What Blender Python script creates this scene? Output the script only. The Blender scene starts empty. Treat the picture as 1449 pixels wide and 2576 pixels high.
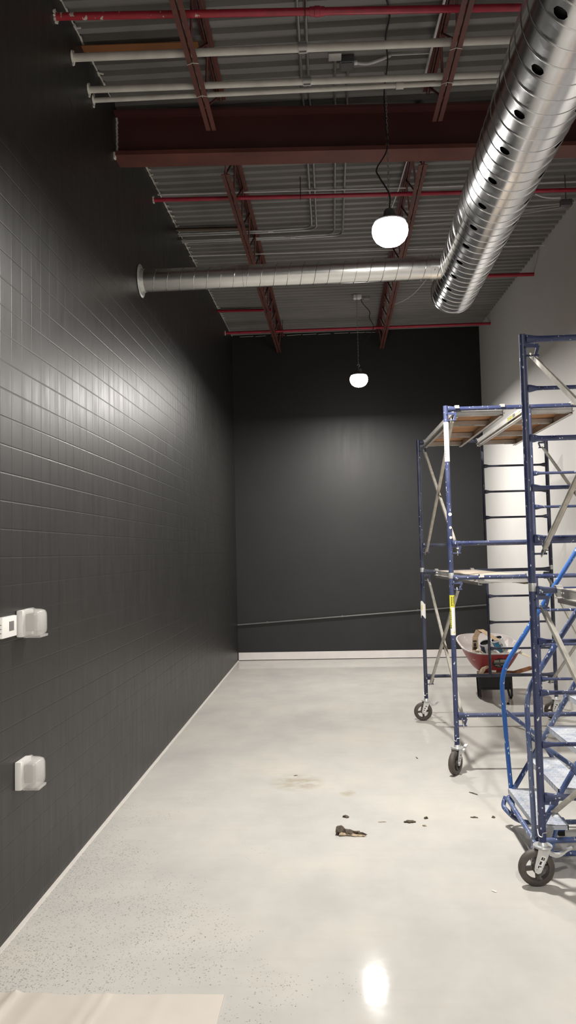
import bpy, bmesh, math, random
from mathutils import Vector, Matrix, noise
random.seed(7)
PI = math.pi
S = bpy.context.scene
COL = S.collection
V = Vector

# ------------------------------------------------------------------ camera
YAW, PITCH, ROLL, FPX = 0.05234, 0.05340, -0.02275, 1900.0
cy_, sy_, cp_, sp_ = math.cos(YAW), math.sin(YAW), math.cos(PITCH), math.sin(PITCH)
fw = V((-sy_*cp_, cy_*cp_, sp_)); r0 = V((cy_, sy_, 0)); u0 = r0.cross(fw)
cr_, sr_ = math.cos(ROLL), math.sin(ROLL)
rt = r0*cr_ + u0*sr_; up = u0*cr_ - r0*sr_
cam = bpy.data.cameras.new('camera')
cam.sensor_fit = 'HORIZONTAL'; cam.sensor_width = 36.0; cam.lens = FPX/1449.0*36.0
cam.clip_start = 0.05; cam.clip_end = 100
camo = bpy.data.objects.new('camera', cam); COL.objects.link(camo)
M = Matrix((rt, up, -fw)).transposed().to_4x4(); M.translation = V((0, 0, 2.0))
camo.matrix_world = M
S.camera = camo

# room dimensions
XL, XR, YB, YF = -1.737, 2.930, 14.174, -6.5
def roof(y): return 6.147 - 0.0352*(YB - y)

# ------------------------------------------------------------------ materials
def srgb(r, g, b):
    f = lambda c: (c/255/12.92) if c/255 <= 0.04045 else ((c/255+0.055)/1.055)**2.4
    return (f(r), f(g), f(b), 1)
class NT:
    def __init__(s, name):
        s.m = bpy.data.materials.new(name); s.m.use_nodes = True
        s.t = s.m.node_tree; s.b = s.t.nodes['Principled BSDF']
    def n(s, typ, **kw):
        nd = s.t.nodes.new(typ)
        for k, v in kw.items():
            if hasattr(nd, k): setattr(nd, k, v)
        return nd
    def l(s, a, b): s.t.links.new(a, b)
    def set(s, **kw):
        for k, v in kw.items():
            s.b.inputs[k.replace('_', ' ')].default_value = v
    def pos(s): return s.n('ShaderNodeNewGeometry').outputs['Position']
    def obj(s): return s.n('ShaderNodeTexCoord').outputs['Object']
    def noise(s, vec, scale, detail=3, rough=.55):
        nd = s.n('ShaderNodeTexNoise'); s.l(vec, nd.inputs['Vector'])
        nd.inputs['Scale'].default_value = scale; nd.inputs['Detail'].default_value = detail
        nd.inputs['Roughness'].default_value = rough
        return nd.outputs['Fac']
    def ramp(s, fac, stops):
        nd = s.n('ShaderNodeValToRGB'); s.l(fac, nd.inputs[0]); e = nd.color_ramp.elements
        while len(e) < len(stops): e.new(0.5)
        for i, (p, c) in enumerate(stops):
            e[i].position = p; e[i].color = c if len(c) == 4 else (*c, 1)
        return nd.outputs[0]
    def math(s, op, a, b=0.0, c=None):
        nd = s.n('ShaderNodeMath'); nd.operation = op
        for i, x in enumerate((a, b) if c is None else (a, b, c)):
            if isinstance(x, (int, float)): nd.inputs[i].default_value = x
            else: s.l(x, nd.inputs[i])
        return nd.outputs[0]
    def mix(s, fac, a, b):
        nd = s.n('ShaderNodeMix'); nd.data_type = 'RGBA'
        for sock, x in ((nd.inputs[0], fac), (nd.inputs[6], a), (nd.inputs[7], b)):
            if isinstance(x, (int, float)): sock.default_value = x
            elif isinstance(x, tuple): sock.default_value = x if len(x) == 4 else (*x, 1)
            else: s.l(x, sock)
        return nd.outputs[2]
    def bump(s, h, strength=.3, dist=.01):
        nd = s.n('ShaderNodeBump'); s.l(h, nd.inputs['Height'])
        nd.inputs['Strength'].default_value = strength; nd.inputs['Distance'].default_value = dist
        s.l(nd.outputs[0], s.b.inputs['Normal'])
    def col(s, c): s.l(c, s.b.inputs['Base Color'])
    def sep(s, v):
        nd = s.n('ShaderNodeSeparateXYZ'); s.l(v, nd.inputs[0]); return nd.outputs
    def scale(s, vec, sc):
        nd = s.n('ShaderNodeMapping'); s.l(vec, nd.inputs['Vector']); nd.inputs['Scale'].default_value = sc
        return nd.outputs[0]

def plain(name, c, rough=.5, metal=0.0, var=.12, sc=9.0, spec=.5):
    """One colour with a little uneven wear."""
    t = NT(name); t.set(Roughness=rough, Metallic=metal)
    t.b.inputs['Specular IOR Level'].default_value = spec
    f = t.noise(t.obj(), sc, 4)
    a = tuple(x*(1-var) for x in c[:3]); b = tuple(min(1, x*(1+var)) for x in c[:3])
    t.col(t.ramp(f, [(.3, a), (.7, b)]))
    return t.m
def splattered(name, c, rough=.42, amount=.64, dust=.25, paint=(.66, .69, .74), sc=62.0):
    """Painted steel with flecks of white wall paint and worn dusty patches."""
    t = NT(name); t.set(Roughness=rough)
    o = t.obj()
    base = t.mix(t.ramp(t.noise(o, 5, 4), [(.35, (0, 0, 0)), (.75, (dust,)*3)]), c, (.30, .32, .36, 1))
    st = t.scale(o, (1, 1, .45))
    fl = t.ramp(t.noise(st, sc, 2, .5), [(amount, (0, 0, 0)), (amount+.03, (1, 1, 1))])
    t.col(t.mix(fl, base, (*paint, 1)))
    t.bump(t.noise(o, 60, 2), .08, .004)
    return t.m

def tile_wall():
    t = NT('black_block_paint'); t.set(Roughness=.44)
    p = t.pos(); x, y, z = t.sep(p)
    def line(v, off, pitch, w):
        f = t.math('FRACT', t.math('DIVIDE', t.math('SUBTRACT', v, off), pitch))
        d = t.math('ABSOLUTE', t.math('SUBTRACT', f, .5))
        return t.ramp(d, [(.5 - w/pitch*1.6, (1, 1, 1)), (.5 - w/pitch*.25, (0, 0, 0))])
    hz = line(z, 4.1382 - .1521*40, .1521, .0034); vt = line(y, 4.069 - .1451*80, .1451, .0026)
    vt2 = t.mix(.22, vt, (1, 1, 1))
    g = t.math('MINIMUM', hz, vt2)
    n = t.noise(p, 2.1, 4)
    base = t.ramp(n, [(.3, (.0125, .0118, .0112)), (.7, (.0155, .0145, .0136))])
    t.col(t.mix(g, (.008, .008, .008, 1), base))
    rr = t.ramp(t.noise(t.scale(p, (1, 5, .8)), 3.0, 5), [(.3, (.37,)*3), (.7, (.44,)*3)])
    t.l(rr, t.b.inputs['Roughness'])
    fine = t.noise(p, 130, 2)
    h = t.math('ADD', g, t.math('MULTIPLY', fine, .05))
    t.bump(h, .30, .003)
    return t.m
def back_wall_mat():
    t = NT('black_wall_paint'); t.set(Roughness=.5)
    p = t.pos()
    t.col(t.ramp(t.noise(p, 1.6, 4), [(.3, (.0130, .0130, .0136)), (.7, (.0165, .0163, .0166))]))
    rr = t.ramp(t.noise(t.scale(p, (4, 1, .5)), 2.0, 5), [(.3, (.49,)*3), (.7, (.53,)*3)])
    t.l(rr, t.b.inputs['Roughness'])
    t.bump(t.noise(p, 110, 2), .12, .004)
    return t.m
def white_wall_mat():
    t = NT('white_wall_paint'); t.set(Roughness=.6)
    p = t.pos()
    t.col(t.ramp(t.noise(p, 1.2, 4), [(.3, (.73, .715, .69)), (.7, (.77, .755, .73))]))
    t.bump(t.noise(p, 120, 2), .08, .003)
    return t.m
def floor_mat():
    t = NT('polished_concrete'); t.set(Roughness=.3)
    p = t.pos(); x, y, z = t.sep(p)
    big = t.noise(p, .95, 5, .62)
    base = t.ramp(big, [(.32, (.435, .425, .402)), (.52, (.495, .478, .446)), (.70, (.545, .512, .462))])
    med = t.noise(t.scale(p, (1, .55, 1)), 3.4, 6, .65)
    base = t.mix(t.ramp(med, [(.35, (.25,)*3), (.6, (0, 0, 0))]), base, (.38, .37, .35, 1))
    # trowel drag marks running across the slab
    drag = t.noise(t.scale(p, (.5, 5, 1)), 2.6, 5, .6)
    base = t.mix(t.ramp(drag, [(.52, (0, 0, 0)), (.75, (.2,)*3)]), base, (.40, .37, .33, 1))
    # exposed aggregate: little stones, thickest by the black wall near the sheet
    def stones(scale, lo, hi, dark, light):
        vo = t.n('ShaderNodeTexVoronoi'); t.l(t.scale(p, (1, 1.0, 1)), vo.inputs['Vector'])
        vo.inputs['Scale'].default_value = scale; vo.inputs['Randomness'].default_value = 1
        rnd = t.sep(vo.outputs['Color'])[0]; rnd2 = t.sep(vo.outputs['Color'])[1]
        size = t.math('MULTIPLY_ADD', rnd2, hi - lo, lo)
        inside = t.math('LESS_THAN', t.math('ADD', vo.outputs['Distance'], t.math('MULTIPLY', t.noise(p, scale*2.2, 2), .12)), size)
        return inside, rnd
    zone = t.math('ADD', t.math('MULTIPLY', x, -.38), t.math('MULTIPLY_ADD', y, -.20, .72))
    zone = t.math('ADD', zone, t.math('MULTIPLY_ADD', t.noise(p, 1.3, 3), 1.4, -.70))
    dens = t.ramp(zone, [(-.25+.30, (0, 0, 0)), (.72, (.72,)*3)])
    for sc, lo, hi, c in ((118, .22, .50, (.165, .165, .155, 1)), (70, .20, .46, (.22, .218, .205, 1)), (56, .14, .30, (.055, .055, .05, 1))):
        ins, rnd = stones(sc, lo, hi, 0, 0)
        k = dens if c[0] > .12 else t.math('MULTIPLY', dens, .22)
        hit = t.math('MULTIPLY', ins, t.math('LESS_THAN', rnd, k))
        base = t.mix(t.math('MULTIPLY', hit, .62 if c[0] > .12 else .8), base, c)
    # two dirty smears where something was dragged
    for (sx, sy, rx, ry) in ((-.33, 6.68, .26, .26), (.11, 6.38, .08, .10)):
        dx = t.math('DIVIDE', t.math('SUBTRACT', x, sx), rx); dy = t.math('DIVIDE', t.math('SUBTRACT', y, sy), ry)
        d = t.math('ADD', t.math('MULTIPLY', dx, dx), t.math('MULTIPLY', dy, dy))
        m = t.math('MULTIPLY', t.ramp(d, [(.1, (1, 1, 1)), (1, (0, 0, 0))]), t.ramp(t.noise(t.scale(p, (1, 1.6, 1)), 7, 4), [(.38, (0, 0, 0)), (.6, (.95,)*3)]))
        base = t.mix(m, base, (.38, .34, .27, 1))
    t.col(base)
    t.l(t.ramp(t.noise(p, 2.5, 4), [(.3, (.05,)*3), (.7, (.095,)*3)]), t.b.inputs['Roughness']); t.b.inputs['Specular IOR Level'].default_value = .03
    t.bump(t.noise(p, 5.0, 3), .03, .01)
    return t.m
def deck_mat():
    t = NT('galvanised_deck'); t.set(Roughness=.62, Metallic=.0)
    p = t.pos()
    t.col(t.ramp(t.noise(t.scale(p, (.4, 2, 1)), 2.2, 5), [(.3, (.185, .178, .170)), (.7, (.25, .238, .228))]))
    return t.m
def spiral_mat(name, c=(.76, .765, .775), rough=.21):
    t = NT(name); t.set(Roughness=rough, Metallic=1.0)
    o = t.obj()
    f = t.noise(t.scale(o, (1, 1, 1)), 7, 5)
    t.col(t.ramp(f, [(.3, tuple(x*.93 for x in c)), (.7, c)]))
    v = t.n('ShaderNodeTexVoronoi'); t.l(o, v.inputs['Vector']); v.inputs['Scale'].default_value = 16
    q = t.sep(v.outputs['Color'])[0]
    rr = t.math('MULTIPLY_ADD', q, .04, rough - .02)
    t.l(rr, t.b.inputs['Roughness'])
    return t.m
def maroon(name, c, rust=(.16, .06, .035)):
    t = NT(name); t.set(Roughness=.55)
    o = t.pos()
    t.col(t.ramp(t.noise(o, 3.0, 5), [(.35, c), (.75, rust)]))
    return t.m
def tread_mat():
    t = NT('paint_spattered_tread'); t.set(Roughness=.5, Metallic=.0)
    p = t.pos(); x, y, z = t.sep(p)
    def cell(v, pitch): return t.math('SUBTRACT', t.math('FRACT', t.math('DIVIDE', v, pitch)), .5)
    cx = cell(x, .035); cy = cell(y, .055)
    d = t.math('ADD', t.math('MULTIPLY', cx, cx), t.math('MULTIPLY', t.math('MULTIPLY', cy, cy), 2.0))
    hole = t.math('LESS_THAN', d, .008)
    base = t.mix(t.ramp(t.noise(p, 7, 5), [(.34, (0, 0, 0)), (.56, (1, 1, 1))]), (.30, .34, .42, 1), (.46, .475, .51, 1))
    fl = t.ramp(t.noise(p, 38, 2), [(.66, (0, 0, 0)), (.69, (1, 1, 1))])
    base = t.mix(fl, base, (.70, .71, .73, 1))
    t.col(t.mix(hole, base, (.05, .05, .06, 1)))
    return t.m
def emis(name, c, s):
    t = NT(name); t.b.inputs['Base Color'].default_value = (.8, .8, .8, 1)
    t.b.inputs['Emission Color'].default_value = (*c, 1); t.b.inputs['Emission Strength'].default_value = s
    return t.m
def clear_mat():
    t = NT('frosted_clear_plastic'); t.set(Roughness=.22, IOR=1.45, Alpha=.27)
    t.b.inputs['Base Color'].default_value = (.86, .84, .81, 1)
    return t.m

m_tile, m_back, m_white, m_floor, m_deck = tile_wall(), back_wall_mat(), white_wall_mat(), floor_mat(), deck_mat()
m_base = plain('white_primer', (.72, .68, .66, 1), .6, var=.04)
m_trimbits = plain('bare_white_edge', (.62, .60, .55, 1), .8, var=.2)
m_girder = maroon('maroon_primer', (.072, .021, .019), (.092, .028, .023))
m_joist = maroon('joist_red_oxide', (.090, .027, .022), (.15, .045, .032))
m_orange = maroon('rusty_orange_steel', (.22, .085, .03), (.28, .11, .035))
m_brown = maroon('dull_brown_steel', (.085, .060, .042), (.12, .075, .05))
m_red = plain('red_pipe_paint', (.36, .016, .04, 1), .38, var=.2)
m_redchip = splattered('chipped_red_paint', (.36, .016, .03, 1), .45, .63, .02, (.55, .5, .46), 26)
m_pvc = plain('aged_white_pipe', (.60, .58, .53, 1), .45, var=.13, sc=5)
m_cond = plain('galvanised_conduit', (.42, .42, .42, 1), .38, .75)
m_cablew = plain('white_cable_jacket', (.62, .60, .60, 1), .5)
m_cableb = plain('black_cord_rubber', (.012, .012, .013, 1), .5)
m_boxsteel = plain('galvanised_box_steel', (.46, .45, .44, 1), .45, .55)
m_boxdark = plain('dark_box_steel', (.10, .10, .105, 1), .5)
m_duct, m_duct2 = spiral_mat('spiral_galvanised'), spiral_mat('branch_galvanised', (.76, .755, .735), .30)
m_seam = plain('duct_seam_metal', (.62, .62, .62, 1), .25, 1.0)
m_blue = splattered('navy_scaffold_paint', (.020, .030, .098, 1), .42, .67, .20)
m_blue_backlit = splattered('backlit_navy_scaffold_paint', (.013, .017, .045, 1), .45, .71, .18)  # darker navy for the rear frames, backlit shade put into the colour
m_lad = splattered('bright_blue_ladder_paint', (.016, .105, .38, 1), .38, .665, .05)
m_lad2 = splattered('faded_blue_ladder_paint', (.038, .075, .22, 1), .42, .64, .5)
m_tread = tread_mat()
m_brace = plain('zinc_brace_steel', (.47, .45, .40, 1), .42, .45, .2, 14)
m_alu = plain('dull_aluminium', (.60, .575, .535, 1), .40, .55, .14, 6)
m_zinc = plain('bright_zinc', (.62, .63, .62, 1), .35, .6, .15, 20)
m_ply = plain('orange_plywood', (.46, .225, .095, 1), .6, .0, .25, 4)
m_board = plain('dusty_plank_top', (.56, .47, .37, 1), .75, .0, .18, 6)
m_rubber = plain('grey_brown_rubber', (.070, .060, .052, 1), .6, .0, .3, 16)
m_tread_dust = plain('dusty_wheel_tread', (.33, .31, .28, 1), .7)
m_black = plain('black_paint', (.012, .012, .012, 1), .5)
m_pipe_blk = plain('black_painted_pipe', (.10, .10, .10, 1), .4)
m_label = plain('white_label', (.80, .79, .77, 1), .45, var=.03)
m_yellow = plain('yellow_label', (.72, .68, .06, 1), .45, var=.05)
m_ink = plain('black_ink', (.02, .02, .022, 1), .5)
m_plast = plain('white_plastic', (.80, .78, .75, 1), .4, var=.03)
m_screen = plain('grey_screen', (.17, .165, .16, 1), .3)
m_clear = clear_mat()
m_house = plain('lamp_housing_grey', (.12, .12, .125, 1), .5)
m_glow = emis('lit_lens_and_glare', (1.0, .965, .91), 26.0)
m_barrow = splattered('red_barrow_paint', (.27, .018, .022, 1), .42, .70, .06, (.5, .45, .42), 30)
m_barin = splattered('mortar_caked_steel', (.50, .45, .43, 1), .75, .6, .2, (.66, .62, .6), 12)
m_handle = plain('varnished_wood', (.24, .105, .050, 1), .5, .0, .3, 7)
m_handle2 = plain('pale_wood', (.45, .33, .22, 1), .6, .0, .2, 7)
m_card = plain('brown_cardboard', (.52, .38, .25, 1), .8, .0, .1)
m_cardw = plain('pale_cardboard', (.62, .54, .43, 1), .8, .0, .1)
m_paper = plain('crumpled_white_paper', (.68, .65, .60, 1), .8, .0, .08)
m_canl = plain('can_white_label', (.70, .71, .74, 1), .4, var=.05)
m_cand = plain('can_navy_band', (.02, .035, .09, 1), .4)
m_cant = plain('can_teal_label', (.03, .16, .27, 1), .4)
m_sheet = plain('off_white_sheet', (.56, .51, .45, 1), .55, .0, .05, 3)
m_bark = plain('dark_bark', (.085, .065, .045, 1), .85, .0, .6, 40)
m_barkp = plain('pale_split_wood', (.36, .28, .19, 1), .8, .0, .4, 50)

# ------------------------------------------------------------------ mesh helpers
class MB:
    def __init__(s): s.bm = bmesh.new(); s.mi = 0
    def face(s, vs):
        try:
            f = s.bm.faces.new(vs); f.material_index = s.mi; return f
        except ValueError: return None
    def box(s, c, d, rot=None, bev=0.0):
        c = V(c); R = rot if rot else Matrix.Identity(3)
        vs = [s.bm.verts.new(c + R @ V((sx*d[0]/2, sy*d[1]/2, sz*d[2]/2))) for sx in (-1, 1) for sy in (-1, 1) for sz in (-1, 1)]
        fs = [s.face([vs[i] for i in q]) for q in ((0, 1, 3, 2), (4, 6, 7, 5), (0, 4, 5, 1), (2, 3, 7, 6), (0, 2, 6, 4), (1, 5, 7, 3))]
        if bev > 0:
            es = list({e for f in fs for e in f.edges})
            bmesh.ops.bevel(s.bm, geom=es, offset=bev, segments=2, affect='EDGES', profile=.6)
        return s
    def bar(s, a, b, w, h, upv=(0, 0, 1), bev=0.0):
        a, b = V(a), V(b); z = (b-a); L = z.length; z.normalize()
        x = V(upv).cross(z)
        if x.length < 1e-4: x = V((1, 0, 0)).cross(z)
        x.normalize(); y = z.cross(x)
        R = Matrix((x, y, z)).transposed()
        return s.box((a+b)/2, (w, h, L), R, bev)
    def tube(s, pts, r, n=12, cap=True, closed=False):
        P = [V(p) for p in pts]; N = len(P)
        rr = r if isinstance(r, (list, tuple)) else [r]*N
        T = []
        for i in range(N):
            if closed: t = P[(i+1) % N] - P[i-1]
            else: t = P[min(i+1, N-1)] - P[max(i-1, 0)]
            T.append(t.normalized())
        x = T[0].orthogonal().normalized(); rings = []
        for i in range(N):
            x = (x - T[i]*x.dot(T[i])).normalized(); y = T[i].cross(x)
            rings.append([s.bm.verts.new(P[i] + (x*math.cos(2*PI*k/n) + y*math.sin(2*PI*k/n))*rr[i]) for k in range(n)])
        for i in range(N if closed else N-1):
            A, B = rings[i], rings[(i+1) % N]
            for k in range(n): s.face([A[k], A[(k+1) % n], B[(k+1) % n], B[k]])
        if cap and not closed:
            s.face(rings[0][::-1]); s.face(rings[-1])
        return s
    def lathe(s, prof, c=(0, 0, 0), axis=(0, 0, 1), n=32, closed=False):
        c = V(c); z = V(axis).normalized(); x = z.orthogonal().normalized(); y = z.cross(x)
        rings = []
        for (r, h) in prof:
            if r < 1e-6: rings.append([s.bm.verts.new(c + z*h)])
            else: rings.append([s.bm.verts.new(c + z*h + (x*math.cos(2*PI*k/n) + y*math.sin(2*PI*k/n))*r) for k in range(n)])
        m = len(rings)
        for i in range(m if closed else m-1):
            A, B = rings[i], rings[(i+1) % m]
            for k in range(n):
                k2 = (k+1) % n
                if len(A) == 1 and len(B) == 1: continue
                if len(A) == 1: s.face([A[0], B[k2], B[k]])
                elif len(B) == 1: s.face([A[k], A[k2], B[0]])
                else: s.face([A[k], A[k2], B[k2], B[k]])
        return s
    def loft(s, loops, closed=True, cap0=False, cap1=False):
        R = [[s.bm.verts.new(V(p)) for p in L] for L in loops]; n = len(R[0])
        for A, B in zip(R, R[1:]):
            for k in range(n if closed else n-1): s.face([A[k], A[(k+1) % n], B[(k+1) % n], B[k]])
        if cap0: s.face(R[0][::-1])
        if cap1: s.face(R[-1])
        return s
    def build(s, name, mat, parent=None, origin=None, smooth=True, ang=40, recalc=True):
        if recalc: bmesh.ops.recalc_face_normals(s.bm, faces=s.bm.faces[:])
        if origin is None:
            origin = V((0, 0, 0)); q = parent
            while q is not None: origin = origin + q.location; q = q.parent
        bmesh.ops.translate(s.bm, verts=s.bm.verts[:], vec=-V(origin))
        me = bpy.data.meshes.new(name); s.bm.to_mesh(me); s.bm.free()
        for mm in (mat if isinstance(mat, (list, tuple)) else [mat]): me.materials.append(mm)
        if smooth:
            me.polygons.foreach_set('use_smooth', [True]*len(me.polygons))
            a = math.radians(ang); e_sharp = []
            bm = bmesh.new(); bm.from_mesh(me)
            for e in bm.edges:
                if len(e.link_faces) == 2 and e.calc_face_angle(0) > a: e.smooth = False
            bm.to_mesh(me); bm.free()
        o = bpy.data.objects.new(name, me); COL.objects.link(o)
        if parent is not None: o.parent = parent
        else: o.location = origin
        return o
def tag(o, label=None, cat=None, group=None, kind=None):
    if label: o['label'] = label
    if cat: o['category'] = cat
    if group: o['group'] = group
    if kind: o['kind'] = kind
    return o
def thing(name, loc, label, cat, group=None):
    o = bpy.data.objects.new(name, None); o.empty_display_size = .1; COL.objects.link(o)
    o.location = loc
    return tag(o, label, cat, group, 'thing')
def solo(mb, name, mat, origin, label, cat, group=None, **kw):
    o = mb.build(name, mat, None, V(origin), **kw)
    return tag(o, label, cat, group, 'thing')
def struct(mb, name, mat, **kw):
    o = mb.build(name, mat, **kw); o['kind'] = 'structure'; return o
def copy_tree(o, parent=None):
    c = o.copy(); COL.objects.link(c)
    if parent is not None: c.parent = parent
    for ch in o.children: copy_tree(ch, c)
    return c
def smooth_path(P, n=8):
    """Catmull-Rom through the points."""
    P = [V(p) for p in P]; Q = [P[0]*2 - P[1]] + P + [P[-1]*2 - P[-2]]; out = []
    for i in range(1, len(Q)-2):
        a, b, c, d = Q[i-1:i+3]
        for k in range(n):
            t = k/n
            out.append(.5*((2*b) + (c-a)*t + (2*a-5*b+4*c-d)*t*t + (3*b-a-3*c+d)*t**3))
    return out + [P[-1]]
def fillet(P, r, n=6):
    """Polyline with rounded corners."""
    P = [V(p) for p in P]; out = [P[0]]
    for a, b, c in zip(P, P[1:], P[2:]):
        u, w = (a-b), (c-b); d = min(r, u.length*.48, w.length*.48)
        p0, p1 = b + u.normalized()*d, b + w.normalized()*d
        for k in range(n+1):
            t = k/n; out.append(p0*(1-t)**2 + b*2*t*(1-t) + p1*t*t)
    return out + [P[-1]]
def rotz(a): return Matrix.Rotation(a, 3, 'Z')

# ------------------------------------------------------------------ the room
def slab(lo, hi):
    return MB().box([(a+b)/2 for a, b in zip(lo, hi)], [b-a for a, b in zip(lo, hi)])
struct(slab((XL-.15, YF-.15, -.12), (XR+.15, YB+.15, 0)), 'floor', m_floor, smooth=False)
struct(slab((XL-.15, YF-.15, 0), (XL, YB+.15, 6.6)), 'wall_left', m_tile, smooth=False)
struct(slab((XL, YB, 0), (XR, YB+.15, 6.6)), 'wall_back', m_back, smooth=False)
struct(slab((XR, YF-.15, 0), (XR+.15, YB+.15, 6.6)), 'wall_right', m_white, smooth=False)
struct(slab((XL, YF-.15, 0), (XR, YF, 6.6)), 'wall_front', m_back, smooth=False)
# corrugated steel roof deck
mb = MB(); y = YF - .02; ph = 5.50 - .145*90; prof = []
k = 0
while True:
    yy = ph + k*.145; k += 1
    if yy < YF - .1: continue
    if yy > YB + .1: break
    for dy, dz in ((0, 0), (.056, 0), (.070, .038), (.131, .038)): prof.append((yy+dy, dz))
loops = []
for xx in (XL-.02, XR+.02): loops.append([(xx, a, roof(a)+d) for a, d in prof])
mb.loft(loops, closed=False)
top = [[(xx, a, roof(a)+.10) for a, d in (prof[0], prof[-1])] for xx in (XL-.02, XR+.02)]
mb.loft(top, closed=False)
struct(mb, 'ceiling', m_deck, smooth=False)
# base strips
struct(slab((XL+.012, YB-.018, 0.012), (XR, YB, .148)), 'baseboard_back', m_base, smooth=False)
mb = MB()
A, B = [], []
for i in range(120):
    yy = 1.2 + (YB-.02-1.2)*i/119
    w = .022 + .010*noise.noise(V((yy*1.3, 0, 0))) + .006*noise.noise(V((yy*6, 3, 0)))
    A.append((XL, yy, .006)); B.append((XL+w, yy, .004))
mb.loft([A, B, [(p[0]+.002, p[1], 0) for p in B]], closed=False)
struct(mb, 'baseboard_left', plain('floor_edge_tape', (.56, .525, .49, 1), .6, var=.05))
# ragged unpainted edge where the block wall meets the deck
mb = MB()
for i in range(62):
    yy = 4.0 + .145*i + random.uniform(-.02, .02)
    if 5.98 < yy < 6.42: continue
    L = random.uniform(.03, .075); t_ = random.uniform(.004, .010)
    mb.box((XL+.008, yy, roof(yy)-.006-random.uniform(0, .012)), (.012, L, t_*2), Matrix.Rotation(random.uniform(-.3, .3), 3, 'X'))
    if random.random() < .6:
        mb.box((XL+.025, yy+.02, roof(yy)-.004), (.05*random.uniform(.4, 1), .012, .008), rotz(random.uniform(-.5, .5)))
mb.bar((XL+.004, 4.4, roof(4.4)-.004), (XL+.004, 6.1, roof(6.1)-.004), .007, .008)
mb.bar((XL+.004, 6.4, roof(6.4)-.004), (XL+.004, YB-.02, roof(YB)-.004), .007, .008)
struct(mb, 'trim_1', m_trimbits, smooth=False)
mb = MB()
for i in range(9):
    xa = XL+.15 + i*.30
    mb.bar((xa, YB-.006, roof(YB)-.02+random.uniform(-.006, .006)), (xa+random.uniform(.15, .3), YB-.006, roof(YB)-.02+random.uniform(-.006, .006)), .008, .006)
struct(mb, 'trim_2', m_trimbits, smooth=False)

# ------------------------------------------------------------------ steel girder and joists
gy = 6.16; gzt, gzb = 5.80, 5.40
G = thing('steel_girder', (XL, gy, gzb), 'deep maroon steel I-beam crossing the room under the roof deck', 'beam')
def gline(yo, z): return ((XL, gy+yo, z), (XR, gy+yo+.22, z-.02))
a, b = gline(.10, (gzt+gzb)/2); MB().bar(a, b, .014, gzt-gzb-.02).build('web', m_girder, G, smooth=False)
a, b = gline(.10, gzb+.018); MB().bar(a, b, .21, .036).build('flange', m_joist, G, smooth=False)
a, b = gline(.10, gzt-.012); MB().bar(a, b, .20, .024).build('flange', m_girder, G, smooth=False)
mb = MB()
for i in range(14):
    zz = gzb + .02 + i*.028
    mb.box((XL+.008, gy+.085+random.uniform(-.004, .004), zz), (.014, .012, .03), Matrix.Rotation(random.uniform(-.4, .4), 3, 'Y'))
mb.box((XL+.008, gy+.05, gzb+.02), (.014, .06, .03)); mb.box((XL+.008, gy+.01, gzb-.0), (.014, .04, .05))
mb.build('torn_caulk', m_trimbits, G, smooth=False)['label'] = 'white ragged caulk edge'

def joist(x0, x1, ya, yb, label, dx, ins_a, ins_b):
    """Open-web bar joist from ya to yb: double-angle chords and a bent web rod."""
    J = thing('roof_joist', (x0, ya, roof(ya)-.36), label, 'joist', 'open-web roof joists')
    X = lambda y: x0 + (x1-x0)*(y-ya)/(yb-ya)
    zb = lambda y: roof(y) - .345
    zt = lambda y: roof(y) - .03
    for nm, zz, p, q, xo in (('bottom_chord', zb, ya+ins_a, yb-ins_b, 0), ('top_chord', zt, ya, yb, dx)):
        mb = MB()
        for sgn in (-1, 1):
            xa, xb = X(p)+xo+sgn*.024, X(q)+xo+sgn*.024
            mb.bar((xa, p, zz(p)), (xb, q, zz(q)), .034, .006)
            mb.bar((xa-sgn*.014, p, zz(p)+.016*(1 if zz is zb else -1)), (xb-sgn*.014, q, zz(q)+.016*(1 if zz is zb else -1)), .006, .034)
        mb.build(nm, m_joist, J, smooth=False)
    pts = []; n = int((yb-ya-.3)/.32); y_ = ya+.1
    for i in range(n+1):
        lowp = i % 2 == 1
        yy = ya + .08 + (yb-ya-.16)*i/n
        if lowp and (yy < ya+ins_a or yy > yb-ins_b): yy = min(max(yy, ya+ins_a+.02), yb-ins_b-.02)
        pts.append((X(yy) + (0 if lowp else dx), yy, (zb(yy)+.01) if lowp else (zt(yy)-.01)))
    MB().tube(pts, .010, 8).build('web_rod', m_joist, J)
    if ya < 3:
        for yy in (5.15, 5.56):
            mb = MB()
            mb.bar((X(yy)-.042, yy+.006, zb(yy)-.005), (X(yy)-.004, yy-.012, zb(yy)-.005), .004, .005)
            mb.bar((X(yy)+.004, yy-.012, zb(yy)-.005), (X(yy)+.042, yy-.002, zb(yy)-.005), .004, .005)
            mb.bar((X(yy)-.004, yy-.012, zb(yy)-.005), (X(yy)+.004, yy-.012, zb(yy)-.005), .004, .005)
            mb.build('paint_line', m_trimbits, J, smooth=False)
    return J
joist(-.83, -.885, 1.2, 6.16, 'dark red bar joist near the black block wall, camera side of the girder', .075, 0, .10)
joist(.95, .985, 1.2, 6.20, 'dark red bar joist beside the large duct, camera side of the girder', -.055, 0, .10)
joist(-.875, -.84, 6.40, 14.16, 'dark red bar joist running from girder to back wall above the branch duct', .06, .45, 0)
joist(.955, 1.10, 6.40, 14.16, 'dark red bar joist running from girder to back wall behind the bright lamp', -.07, .45, 0)

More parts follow.
